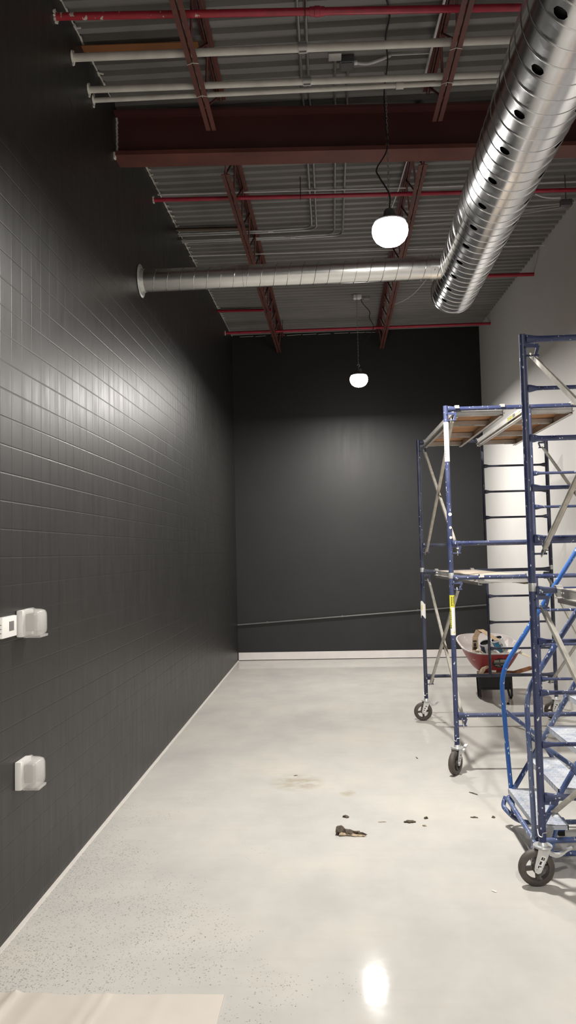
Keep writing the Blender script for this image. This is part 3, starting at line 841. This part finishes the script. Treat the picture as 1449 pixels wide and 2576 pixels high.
for zz, wd in ((1.205, -.20), (1.225, .0), (1.34, .05), (1.375, -.02)):
    loops.append([(1.100 + (.026+.006*max(0, -math.cos(a)))*math.cos(a), 9.03 + .026*math.sin(a), zz + .02*math.sin(a*2)+(-.025 if a < dn-1.0 and zz < 1.21 else 0)) for a in [dn-1.5-wd+ (3.0+wd)*i/14 for i in range(15)]])
mb.loft(loops, closed=False); tg = mb.build('post_label', m_label, fal, recalc=False); tg['label'] = 'peeling white tag'
wrap(fal, 'label_strip', 1.099, 9.03, 1.29, 1.345, dn-1.35, dn-.45, m_yellow, .0275)

# ------------------------------------------------------------------ scaffold planks
def plank(xa, ya, xb, yb, z, w, label, top_mat, under_mat, tagtext=False):
    """Aluminium framed plywood plank from (xa,ya) to (xb,yb), resting on the bars at height z."""
    a, b = V((xa, ya, z)), V((xb, yb, z)); L = (b-a).length
    T = thing('scaffold_plank', (a+b)/2, label, 'plank', 'scaffold planks'); T.location = (a+b)/2
    dv = (b-a).normalized(); sv = V((dv.y, -dv.x, 0)); O = (a+b)/2
    Q = lambda s, l, h: O + sv*s + dv*l + V((0, 0, h - .034))
    QH = lambda s, l, h: O + sv*s + dv*l + V((0, 0, h))
    Rm = Matrix((sv, dv, V((0, 0, 1)))).transposed()
    hl = L/2
    MB().box(Q(0, 0, .012), (w-.02, L-.09, .012), Rm).build('plywood_deck', [under_mat], T, smooth=False)
    MB().box(Q(0, 0, .0205), (w-.03, L-.10, .004), Rm).build('deck_surface', [top_mat], T, smooth=False)
    for sg in (-1, 1):
        mb = MB()
        mb.box(Q(sg*(w/2-.004), 0, -.018), (.006, L-.08, .085), Rm)
        mb.box(Q(sg*(w/2-.019), 0, -.058), (.034, L-.08, .005), Rm)
        mb.box(Q(sg*(w/2+.006), 0, -.030), (.016, L-.08, .006), Rm)
        mb.box(Q(sg*(w/2-.012), 0, .022), (.024, L-.08, .005), Rm)
        for l_ in (-hl+.12, -hl+.16, hl-.12, hl-.16):
            for h_ in (-.03, .002): mb.lathe([(0, .006), (.006, .004), (.007, 0)], Q(sg*(w/2-.001), l_, h_), sv*sg, 8)
        mb.build('side_rail', m_alu, T, smooth=False)
    for f in (.035, .30, .66, .965):
        l_ = -hl + L*f; mb = MB()
        mb.box(Q(0, l_-.03, -.020), (w-.02, .004, .042), Rm); mb.box(Q(0, l_+.03, -.020), (w-.02, .004, .042), Rm)
        for s_ in (-1, 1):
            mb.box(Q(s_*w*.32, l_, -.040), (w*.30, .064, .004), Rm)
            for e in (-.014, .012): mb.box(Q(s_*w*.32, l_+e, -.044), (w*.25, .007, .005), Rm)
        mb.box(Q(0, l_-.024, -.040), (w*.36, .014, .004), Rm); mb.box(Q(0, l_+.024, -.040), (w*.36, .014, .004), Rm)
        mb.build('cross_rib', m_alu, T, smooth=False)
    for sg in (-1, 1):
        for e in (-1, 1):
            mb = MB()
            P = [QH(sg*(w/2-.02), e*(hl-.06), -.03), QH(sg*(w/2-.02), e*(hl-.026), -.004), QH(sg*(w/2-.02), e*(hl-.018), .004), QH(sg*(w/2-.02), e*(hl+.018), .005), QH(sg*(w/2-.02), e*(hl+.03), -.022)]
            for p_, q_ in zip(P, P[1:]): mb.bar(p_, q_, .006, .038, sv)
            mb.build('hook', m_alu, T, smooth=False)
    if tagtext:
        sgx = -1
        mb = MB(); c = Q(sgx*(w/2+.0005), -hl+.47, -.014)
        mb.box(c, (.002, .27, .054), Rm); lb = mb.build('maker_label', m_ink, T, smooth=False)
        cu = bpy.data.curves.new('maker_lettering', 'FONT'); cu.body = 'WERNER'; cu.size = .050; cu.extrude = .0006; cu.align_x = 'CENTER'; cu.align_y = 'CENTER'
        to = bpy.data.objects.new('maker_lettering', cu); COL.objects.link(to); to.data.materials.append(m_yellow)
        mt = Matrix((-dv, V((0, 0, 1)), -sv)).transposed().to_4x4()
        mt.translation = c - sv*.0016 + V((0, 0, .003)) + dv*.03 - T.location
        dg = bpy.context.evaluated_depsgraph_get(); me_ = bpy.data.meshes.new_from_object(to.evaluated_get(dg)); bpy.data.objects.remove(to)
        to = bpy.data.objects.new('maker_lettering', me_); COL.objects.link(to)
        to.parent = T; to.matrix_local = mt
        mb = MB(); mb.box(Q(sgx*(w/2+.0005), -hl+.25, -.020), (.002, .14, .046), Rm); mb.build('orange_sticker', plain('orange_sticker_print', (.70, .36, .16, 1), .5), T, smooth=False)
    return T
zt_ = FB + FH + LEV[-1] + .0215
gp = FB + LEV[-1] + .0215
ytop = (6.905, 9.03)
plank(1.405, 6.905, 1.385, 9.03, zt_, .45, 'plywood scaffold plank overhead on the rear tower, outer one beside the white-labelled post', m_board, m_ply)
plank(2.030, 6.905, 2.010, 9.03, zt_, .45, 'plywood scaffold plank overhead on the rear tower with yellow lettered label', m_board, m_ply, True)
plank(1.575, 6.905, 1.475, 9.03, gp, .46, 'dusty plank lying on the middle bars of the rear tower at eye height', m_board, m_ply)
plank(1.600, 2.52, 1.590, 4.645, gp, .47, 'aluminium plank end at the picture edge on the front tower', m_board, m_ply)

# ------------------------------------------------------------------ rolling ladder
YFAR, YNEAR = 5.585, 4.835
LD = thing('rolling_ladder', (1.5, 5.2, 0), 'bright blue rolling step ladder with spattered perforated treads behind the front scaffold', 'ladder')
rt_ = .0165
def tubep(name, P, r, mat, fil=.10):
    return MB().tube(fillet(P, fil, 6) if len(P) > 2 else P, r, 12).build(name, mat, LD)
# handrails: post, bend, sloping rail
for y_, mt in ((YFAR, m_lad), (YNEAR, m_lad2)):
    ox = .04 if y_ == YFAR else -.005
    tubep('handrail', [(1.232+ox, y_, .10), (1.222+ox*.6, y_, .55), (1.208+ox*.3, y_, 1.10), (1.85, y_, 2.05), (2.05, y_, 2.34), (2.35, y_, 2.36)], rt_, mt, .13)
    tubep('stringer', [(1.255, y_-.02*(1 if y_ == YFAR else -1), .24), (2.10, y_-.02*(1 if y_ == YFAR else -1), 1.60)], .017, m_lad2)
    tubep('strut', [(1.215+ox*.5, y_, .83), (1.475, y_-.01, .64)], .0145, m_lad2)
    tubep('rear_leg', [(2.10, y_, 1.60), (2.14, y_, .05)], .017, m_lad)
    tubep('mid_rail', [(2.115, y_, .95), (1.66, y_, .92)], .014, m_lad2)
# base loops in front
b0, b1 = 4.80, 5.64
tubep('bumper_tube', [(1.75, b1-.05, .20), (1.235, b1, .205), (1.215, b0, .20), (1.75, b0+.05, .20)], .0165, m_lad2, .09)
tubep('bumper_tube', [(2.14, b1-.20, .095), (1.27, b1-.20, .085), (1.205, b1-.02, .14), (1.235, b1, .20)], .0165, m_lad2, .11)
tubep('bumper_tube', [(2.14, b0+.10, .095), (1.30, b0+.10, .085), (1.205, b0+.02, .10), (1.215, b0, .20)], .0165, m_lad2, .11)
for x_, y_ in ((1.56, b1-.20), (1.56, b0+.10), (2.14, YFAR), (2.14, YNEAR)):
    mb = MB(); mb.box((x_, y_, .075), (.05, .035, .085), None, .004); fs = mb.build('foot_socket', m_lad, LD)
    mb = MB(); mb.box((x_, y_, .018), (.045, .036, .036), None, .005); mb.build('rubber_foot', m_black, fs)
tubep('diagonal_brace', [(1.33, b0+.11, .055), (1.55, b1-.20, .12)], .014, m_lad)
tubep('cross_tube', [(1.262, YNEAR+.02, .235), (1.262, YFAR-.02, .235)], .014, m_lad2)
for k in range(6):
    zt = .28 + .22*k; xf = 1.238 + .146*k; dp = .20
    mb = MB(); y0, y1 = YNEAR+.012, YFAR-.012
    mb.box((xf+dp/2, (y0+y1)/2, zt-.003), (dp, y1-y0, .006), None, .002)
    mb.box((xf+.003, (y0+y1)/2, zt-.019), (.006, y1-y0, .034)); mb.box((xf+dp-.003, (y0+y1)/2, zt-.016), (.006, y1-y0, .030))
    mb.box((xf+dp/2, y0+.003, zt-.016), (dp, .006, .03)); mb.box((xf+dp/2, y1-.003, zt-.016), (dp, .006, .03))
    mb.build('tread', m_tread, LD, smooth=False)
    if k > 0:
        tubep('tread_support', [(xf+dp-.02, YFAR-.03, zt-.02), (xf+dp-.02, YNEAR+.03, zt-.02)], .012, m_lad2)
# splayed support tubes below treads
tubep('lower_strut', [(1.47, YFAR-.01, .64), (1.80, YFAR-.01, .10)], .0145, m_lad2)
tubep('lower_strut', [(1.47, YNEAR+.01, .64), (1.80, YNEAR+.01, .10)], .0145, m_lad2)

# ------------------------------------------------------------------ wheelbarrow
WB = thing('wheelbarrow', (2.165, 10.31, 0), 'red steel wheelbarrow full of paint cans and packaging behind the rear scaffold', 'wheelbarrow')
WB.rotation_euler = (0, 0, math.radians(1.5))
def wb(mb, name, mat, par=None, **kw): return mb.build(name, mat, par or WB, origin=V((0, 0, 0)), **kw)
mb = MB(); wc = V((.03, .70, .185))
mb.lathe([(.105, -.035), (.15, -.046), (.178, -.036), (.188, -.012), (.188, .012), (.178, .036), (.15, .046), (.105, .035)], wc, (1, 0, 0), 36, closed=True)
W = wb(mb, 'wheel', m_rubber)
mb = MB(); mb.lathe([(0, -.045), (.03, -.045), (.032, -.02), (.106, -.02), (.106, .02), (.032, .02), (.03, .045), (0, .045)], wc, (1, 0, 0), 30); wb(mb, 'wheel_rim', m_barrow, W)
mb = MB(); mb.tube([wc - V((.12, 0, 0)), wc + V((.12, 0, 0))], .009, 10); wb(mb, 'axle', m_black, W)
def sup(w, y0, y1, z0, z1, n=44, p=3.2):
    out = []
    for i in range(n):
        t = 2*PI*i/n; c, s = math.cos(t), math.sin(t)
        x = w/2*math.copysign(abs(c)**(2/p), c); q = math.copysign(abs(s)**(2/p), s)
        y = (y0+y1)/2 + (y1-y0)/2*q
        out.append((x, y, z0 + (z1-z0)*(q+1)/2))
    return out
mb = MB(); prof = ((.0, .34, .355), (.25, .40, .42), (.55, .50, .52), (.8, .58, .60), (1.0, .70, .69))
lo, up_ = (.38, -.02, .46, .352, .362), (.77, -.20, .80, .605, .765)
def ring(f, off=0):
    g = f**.75 if f > 0 else 0
    w = lo[0] + (up_[0]-lo[0])*g; ya_ = lo[1] + (up_[1]-lo[1])*g; yb_ = lo[2] + (up_[2]-lo[2])*g
    za = lo[3] + (up_[3]-lo[3])*f; zb = lo[4] + (up_[4]-lo[4])*f
    return sup(w-2*off, ya_+off, yb_-off, za+off*.6*(f < .01), zb+off*.6*(f < .01))
outer = [ring(f) for f in (0, .08, .2, .4, .6, .8, .93, 1.0)]
rim = [ring(1.0, -.014), ring(1.0, -.014)]
rim[0] = [(x, y, z-.006) for x, y, z in rim[0]]; rim[1] = [(x, y, z+.008) for x, y, z in rim[1]]
inner = [[(x, y, z+.01) for x, y, z in ring(1.0, .004)]] + [ring(f, .006) for f in (.93, .8, .6, .4, .2, .08, .0)]
mb.loft(outer + [rim[0]], True, True, False); mb.mi = 1
mb.loft([rim[0], rim[1]] + inner, True, False, True)
bmesh.ops.remove_doubles(mb.bm, verts=mb.bm.verts[:], dist=1e-5)
wb(mb, 'tray', [m_barrow, m_barin])
for sg in (-1, 1):
    mb = MB(); P = [V((sg*.075+.03, .70, .20)), V((sg*.165+.01, .25, .300)), V((sg*.225+.015, -.10, .345)), V((sg*.30+.07, -.42, .455))]
    for a, b in zip(P, P[1:]): mb.bar(a, b, .038, .046)
    h = wb(mb, 'handle', m_handle if sg > 0 else m_handle2, smooth=False)
    mb = MB(); mb.tube([P[-1] - V((0, 0, 0)), V((sg*.312+.08, -.47, .470)), V((sg*.335+.11, -.60, .505))], [.021, .019, .017], 14)
    wb(mb, 'grip', m_handle if sg > 0 else m_handle2, h)
    mb = MB()
    mb.bar((sg*.215, -.02, .33), (sg*.205, -.07, .03), .030, .008, (0, 1, 0)); mb.bar((sg*.205, -.075, .03), (sg*.205, -.03, .004), .034, .008, (1, 0, 0))
    mb.bar((sg*.205, -.03, .006), (sg*.205, .04, .006), .034, .010, (1, 0, 0)); mb.bar((sg*.205, .045, .01), (sg*.185, .20, .29), .028, .008, (0, 1, 0))
    for z in (.12, .20): mb.lathe([(0, .008), (.010, .004), (.010, 0)], (sg*.207, -.062, z), (0, -1, 0), 10)
    wb(mb, 'leg', m_black, smooth=False)
mb = MB(); mb.box((0, -.035, .215), (.40, .010, .165), None, .003); mb.bar((-.2, -.04, .128), (.2, -.04, .128), .02, .02); wb(mb, 'cross_plate', m_black, smooth=False)
mb = MB(); mb.bar((-.23, -.04, .325), (.23, -.04, .325), .04, .04); wb(mb, 'cross_bar', m_handle, smooth=False)
def back_face(u, v, off=.003):
    """Point on the tray's back wall (operator side)."""
    f = v; g = f**.75
    yb_ = lo[1] + (up_[1]-lo[1])*g; z = lo[3] + (up_[3]-lo[3])*f
    return V((u, yb_ - off, z))
mb = MB(); vs = [mb.bm.verts.new(back_face(.05 + .095*math.cos(t), .50 + .26*math.sin(t), .006)) for t in [2*PI*i/28 for i in range(28)]]
mb.face(vs); em = wb(mb, 'tray_emblem', m_ink, smooth=False); em['label'] = 'oval grey and black emblem'
mb = MB()
for (u0, u1, v0, v1) in ((-.03, .035, .56, .68), (.045, .125, .56, .70), (-.03, .13, .50, .535), (-.01, .05, .36, .42), (.06, .11, .38, .43), (.02, .07, .29, .32)):
    mb.face([mb.bm.verts.new(back_face(u, v, .0075)) for u, v in ((u0, v0), (u1, v0), (u1, v1), (u0, v1))])
wb(mb, 'emblem_print', plain('emblem_grey', (.30, .29, .26, 1), .5), em, smooth=False, recalc=False)
mb = MB(); mb.box((-.015, -.045, .375), (.065, .006, .055), Matrix.Rotation(.1, 3, 'Y')); wb(mb, 'paper_sticker', m_label, smooth=False)
# things lying in the tray
bpy.context.view_layer.update()
def in_tray(x, y, z): return V((2.165, 10.31, 0)) + rotz(math.radians(1.5)) @ V((x, y, z))
def can(p, axis, label, band):
    T = thing('paint_can', p, label, 'can', 'paint cans in the wheelbarrow'); z = V(axis).normalized()
    r, h = .078, .19
    MB().lathe([(0, 0), (r, 0), (r+.003, .004), (r, .01), (r, h-.012), (r+.003, h-.006), (r, h), (r-.004, h), (r-.005, h-.006), (r-.005, .03), (0, .03)], p, z, 32).build('can_body', m_canl, T)
    x = z.orthogonal().normalized(); y = z.cross(x)
    def wrp(a0, a1, h0, h1, mt, nm, rr=r+.0012):
        mb = MB(); mb.loft([[p + z*hh + (x*math.cos(a0+(a1-a0)*i/12) + y*math.sin(a0+(a1-a0)*i/12))*rr for i in range(13)] for hh in (h0, h1)], closed=False); mb.build(nm, mt, T, recalc=False)
    v = V((0, -1, .0)); a = math.atan2(v.dot(y), v.dot(x))
    wrp(a-1.9, a-.55 if band else a-.1, .012, h-.016, m_cand if band else m_cant, 'can_label')
    MB().lathe([(0, h-.03), (r-.006, h-.03), (r-.006, h-.012)], p, z, 24).build('dark_inside', m_black, T)
    q = p + z*(h*.62) + (x*math.cos(a+.1) + y*math.sin(a+.1))*(r+.003)
    MB().lathe([(.010, 0), (.018, 0), (.018, .002), (.010, .002)], q, v, 16, closed=True).build('label_print', m_ink, T)
    return T
can(in_tray(-.06, .02, .575), (-.30, -.42, 1), 'open white paint can with navy band, left of the two in the wheelbarrow', True)
can(in_tray(.155, .16, .61), (-.50, -.35, 1), 'open white paint can with teal label, right of the two in the wheelbarrow', False)
def crumple(p, s, label, mat=m_paper, seed=0, sub=3):
    mb = MB(); bmesh.ops.create_icosphere(mb.bm, subdivisions=sub, radius=1.0)
    for v in mb.bm.verts:
        n_ = noise.noise(v.co*1.7 + V((seed, 0, 0)))*.5 + noise.noise(v.co*4.1 + V((0, seed, 0)))*.28
        v.co = v.co*(1+n_); v.co = V((v.co.x*s[0], v.co.y*s[1], v.co.z*s[2])) + p
    return solo(mb, 'crumpled_paper', mat, p, label, 'paper', 'crumpled paper in the wheelbarrow', ang=25)
crumple(in_tray(-.20, -.01, .58), (.10, .09, .07), 'crumpled cream paper at the left side of the wheelbarrow tray', m_cardw, 1)
crumple(in_tray(-.02, -.08, .58), (.09, .06, .06), 'crumpled white packaging between the cans and the tray rim', m_paper, 5)
crumple(in_tray(.24, .05, .60), (.09, .10, .055), 'crumpled white plastic at the right side of the wheelbarrow tray', m_paper, 9)
def strip(name, P, w, side, mat, label, cat, th=.004):
    mb = MB(); side = V(side).normalized(); P = [V(p) for p in P]; loops = []
    for i, p in enumerate(P):
        t = (P[min(i+1, len(P)-1)] - P[max(i-1, 0)]).normalized(); n_ = t.cross(side).normalized()
        loops.append([p - side*w/2 - n_*th/2, p + side*w/2 - n_*th/2, p + side*w/2 + n_*th/2, p - side*w/2 + n_*th/2])
    mb.loft(loops, True, True, True)
    return solo(mb, name, mat, P[0], label, cat, smooth=False)
A_ = in_tray(-.22, .06, .56)
cb = strip('cardboard_strip', [in_tray(-.225, .10, .54), in_tray(-.215, .08, .80), in_tray(-.17, .06, .90), in_tray(-.15, .05, .905), in_tray(.06, -.02, .765)], .085, rotz(math.radians(-25)) @ V((.75, .65, 0)), m_card, 'bent brown cardboard strip standing up from the wheelbarrow like an arch', 'cardboard')
mb = MB()
for (h_, w_, l_) in ((.60, .03, .05), (.655, .05, .03), (.70, .035, .045), (.75, .05, .018)):
    c = in_tray(-.222, .085, h_) + V((0, -.012, 0)); mb.box(c + V((-.004, -.006, 0)), (w_, .002, l_), rotz(math.radians(10)))
mb.build('printed_marks', m_ink, cb, origin=cb.location, smooth=False)
strip('card_offcut', [in_tray(.27, -.04, .625), in_tray(.345, -.10, .60), in_tray(.44, -.16, .555)], .07, (.2, 1, .35), m_cardw, 'pale card offcut sticking out of the wheelbarrow towards the white wall', 'cardboard')

# ------------------------------------------------------------------ wall devices
def cover_box(y0, y1, z0, z1, label):
    """Clear guard on an opaque base ring."""
    T = thing('guard_cover', (XL, (y0+y1)/2, (z0+z1)/2), label, 'cover', 'clear guard covers on the black wall')
    d0, d1 = .038, .118; yc, zc = (y0+y1)/2, (z0+z1)/2; wy, wz = y1-y0, z1-z0
    mb = MB(); mb.box((XL+d0/2, yc-.01, zc), (d0, wy*1.0, wz*.96), None, .010); mb.build('base_ring', m_plast, T)
    mb = MB()
    def loop(x, sy, sz, zo=0):
        out = []
        for i in range(32):
            t = 2*PI*i/32; c, s = math.cos(t), math.sin(t); p = 5.0
            out.append((x, yc + wy/2*sy*math.copysign(abs(c)**(2/p), c), zc + zo + wz/2*sz*math.copysign(abs(s)**(2/p), s)))
        return out
    mb.loft([loop(XL+d0-.006, 1.06, 1.06), loop(XL+d0+.004, 1.06, 1.06), loop(XL+d0+.006, 1.0, 1.0), loop(XL+d1-.03, .97, .97), loop(XL+d1-.008, .90, .90), loop(XL+d1, .78, .80)], True, False, True)
    mb.loft([loop(XL+d0-.006, 1.01, 1.01), loop(XL+d0+.006, .955, .955), loop(XL+d1-.032, .925, .925), loop(XL+d1-.012, .86, .86), loop(XL+d1-.005, .75, .77)], True, False, True)
    mb.build('clear_cover', m_clear, T, ang=50)
    mb = MB(); mb.box((XL+.075, yc, z0+.004), (.10, wy*.75, .014), None, .004); mb.build('bottom_latch', m_clear, T)
    mb = MB(); mb.box((XL+.066, yc+.0, zc+.004), (.05, wy*.66, wz*.62), None, .005); mb.build('enclosed_device', plain('device_grey', (.30, .29, .275, 1), .5), T)
cover_box(4.13, 4.29, 1.560, 1.715, 'clear plastic guard cover on the black wall beside the thermostat')
cover_box(4.10, 4.25, .735, .895, 'clear plastic guard cover low on the black wall, by itself')
T = thing('thermostat', (XL, 3.99, 1.63), 'white square thermostat with dark grey screen on the black wall', 'thermostat')
mb = MB(); mb.box((XL+.014, 3.975, 1.637), (.028, .185, .112), None, .007); mb.build('body', m_plast, T)
mb = MB(); mb.box((XL+.0285, 3.995, 1.640), (.003, .058, .050), None, .001); mb.build('screen', m_screen, T)
mb = MB()
for k in range(3): mb.box((XL+.014, 3.8815, 1.61 + k*.022), (.016, .002, .004))
mb.build('side_slots', m_screen, T, smooth=False)
T = thing('wall_plate', (XL, 3.86, 1.64), 'pale wall plate cut by the picture edge next to the thermostat', 'wall plate')
mb = MB(); mb.box((XL+.008, 3.835, 1.632), (.016, .085, .115), None, .004); mb.build('plate', m_plast, T)
mb = MB(); mb.box((XL+.017, 3.835, 1.632), (.004, .05, .075), None, .001); mb.build('insert', plain('plate_grey', (.36, .36, .35, 1), .5), T)

# ------------------------------------------------------------------ on the floor
mb = MB(); nx, ny = 60, 50
x0_, x1_ = XL+.10, -.522
g = []
for j in range(ny+1):
    row = []
    for i in range(nx+1):
        u, v = i/nx, j/ny
        x = x0_ + (x1_-x0_)*u - .02*v*u; y = 3.512 - 1.2*v + .012*noise.noise(V((u*4, 0, 0)))
        z = .004 + .006*max(0, noise.noise(V((x*3+y*.8, y*1.2, 1))))
        for (fx, am, wd) in ((-1.49, .014, .022), (-1.36, .004, .03), (-1.06, .006, .012), (-1.13, .003, .02), (-.80, .002, .03)):
            z += am*math.exp(-((x - fx - .10*(y-3.5))/wd)**2)
        row.append(mb.bm.verts.new((x, y, z)))
    g.append(row)
for j in range(ny):
    for i in range(nx): mb.face([g[j][i], g[j][i+1], g[j+1][i+1], g[j+1][i]])
E_ = [g[0][i] for i in range(nx+1)] + [g[j][nx] for j in range(1, ny+1)]
sk = [mb.bm.verts.new((v.co.x, v.co.y, .0005)) for v in E_]
for a, b, c, d in zip(E_, E_[1:], sk[1:], sk): mb.face([a, b, c, d])
solo(mb, 'drop_sheet', m_sheet, (-1.1, 3.0, 0), 'off-white drop sheet with soft folds on the floor at the black wall', 'sheet', recalc=True)

def chip(name, x, y, L, w, h, rot, label, mat=m_bark, seed=0, split=False, cat='debris', group='scraps on the floor'):
    mb = MB(); n = 9; loops = []
    for i in range(n):
        t = i/(n-1); s = (1 - .75*t**1.4) if split else math.sin(PI*(.12+.76*t))**.6
        loop = []
        for k in range(8):
            a = 2*PI*k/8; q = noise.noise(V((t*5+seed, math.cos(a)*1.5, math.sin(a)*1.5)))
            rr = max(.15, 1 + 1.1*q + random.uniform(-.22, .22))
            px_, pz_ = math.cos(a)*w/2*s*rr, h/2*s + math.sin(a)*h/2*s*(1+.8*q) + random.uniform(-.12, .12)*h
            loop.append(V((-L/2 + L*t + L*random.uniform(-.05, .05) + (.25*L*q if split and t > .7 else 0), px_, max(.0005, pz_))))
        loops.append(loop)
    R = rotz(rot); loops = [[R @ p + V((x, y, 0)) for p in lp] for lp in loops]
    mb.loft(loops, True, True, True)
    return solo(mb, name, mat, (x, y, 0), label, cat, group, ang=30)
BK = thing('bark_piece', (.10, 5.46, 0), 'largest scrap of dark bark lying on the pale floor', 'bark')
o = chip('bark_shell', .10, 5.46, .19, .062, .052, -.12, 'x', m_bark, 3, True)
for k_ in ('label', 'category', 'group', 'kind'): del o[k_]
o.location = (0, 0, 0); o.parent = BK
o2 = chip('pale_inner_wood', .115, 5.435, .17, .030, .022, -.16, 'x', m_barkp, 8, True)
for k_ in ('label', 'category', 'group', 'kind'): del o2[k_]
o2.location = V((.115, 5.435, 0)) - V((.10, 5.46, 0)); o2.parent = BK
chip('bark_chip', .079, 5.81, .045, .03, .016, -.6, 'small dark bark chip just beyond the largest bark scrap', m_bark, 11)
chip('wood_sliver', .345, 5.705, .06, .007, .005, .05, 'thin pale sliver midway between the bark scraps', m_barkp, 13)
chip('bark_chip', .545, 5.697, .085, .030, .016, -.02, 'flat dark bark chip splintered at both ends', m_bark, 17)
chip('pebble_scrap', .673, 5.775, .030, .024, .014, .3, 'small round brown scrap, farther of the two right of the flat bark chip', m_bark, 19)
chip('pebble_scrap', .643, 5.623, .028, .018, .010, -.3, 'small pale brown scrap, nearer of the two right of the flat bark chip', m_barkp, 23)
chip('twig', 1.13, 6.345, .09, .010, .008, -.9, 'tiny dark twig on the floor before the rear scaffold wheel', m_bark, 29)
chip('bark_chip', 1.03, 5.79, .055, .014, .008, -.15, 'thin bark flake to the left of the ladder base', m_bark, 31)
chip('bark_chip', 1.172, 5.79, .026, .020, .012, .5, 'little dark crumb right beside the ladder bumper tube', m_bark, 37)
chip('wood_sliver', .797, 7.42, .012, .06, .004, .1, 'hair-thin dark sliver on the open floor left of the rear scaffold', m_bark, 41)
chip('paper_scrap', .912, 4.567, .032, .012, .008, -.5, 'tiny white paper scrap on the floor before the front caster', m_label, 43)
chip('pebble_scrap', 2.242, 9.90, .035, .03, .022, .2, 'dark lump on the floor in the wheelbarrow shadow', m_black, 47)
chip('wood_sliver', -.345, 6.88, .035, .008, .005, .4, 'dark speck of wood beside the dirty smear', m_bark, 53)

# ------------------------------------------------------------------ world and view
w = bpy.data.worlds.new('world'); S.world = w; w.use_nodes = True
w.node_tree.nodes['Background'].inputs[0].default_value = (.02, .02, .022, 1)
w.node_tree.nodes['Background'].inputs[1].default_value = 0.2
S.view_settings.view_transform = 'Standard'; S.view_settings.look = 'None'
S.view_settings.exposure = 0.0; S.view_settings.gamma = 1.0
S.view_settings.use_curve_mapping = False
try:
    S.cycles.max_bounces = 10; S.cycles.diffuse_bounces = 6; S.cycles.glossy_bounces = 5; S.cycles.transmission_bounces = 8
    S.cycles.caustics_reflective = False; S.cycles.caustics_refractive = False
    S.cycles.sample_clamp_indirect = 6.0
    S.cycles.use_denoising = True
except Exception: pass
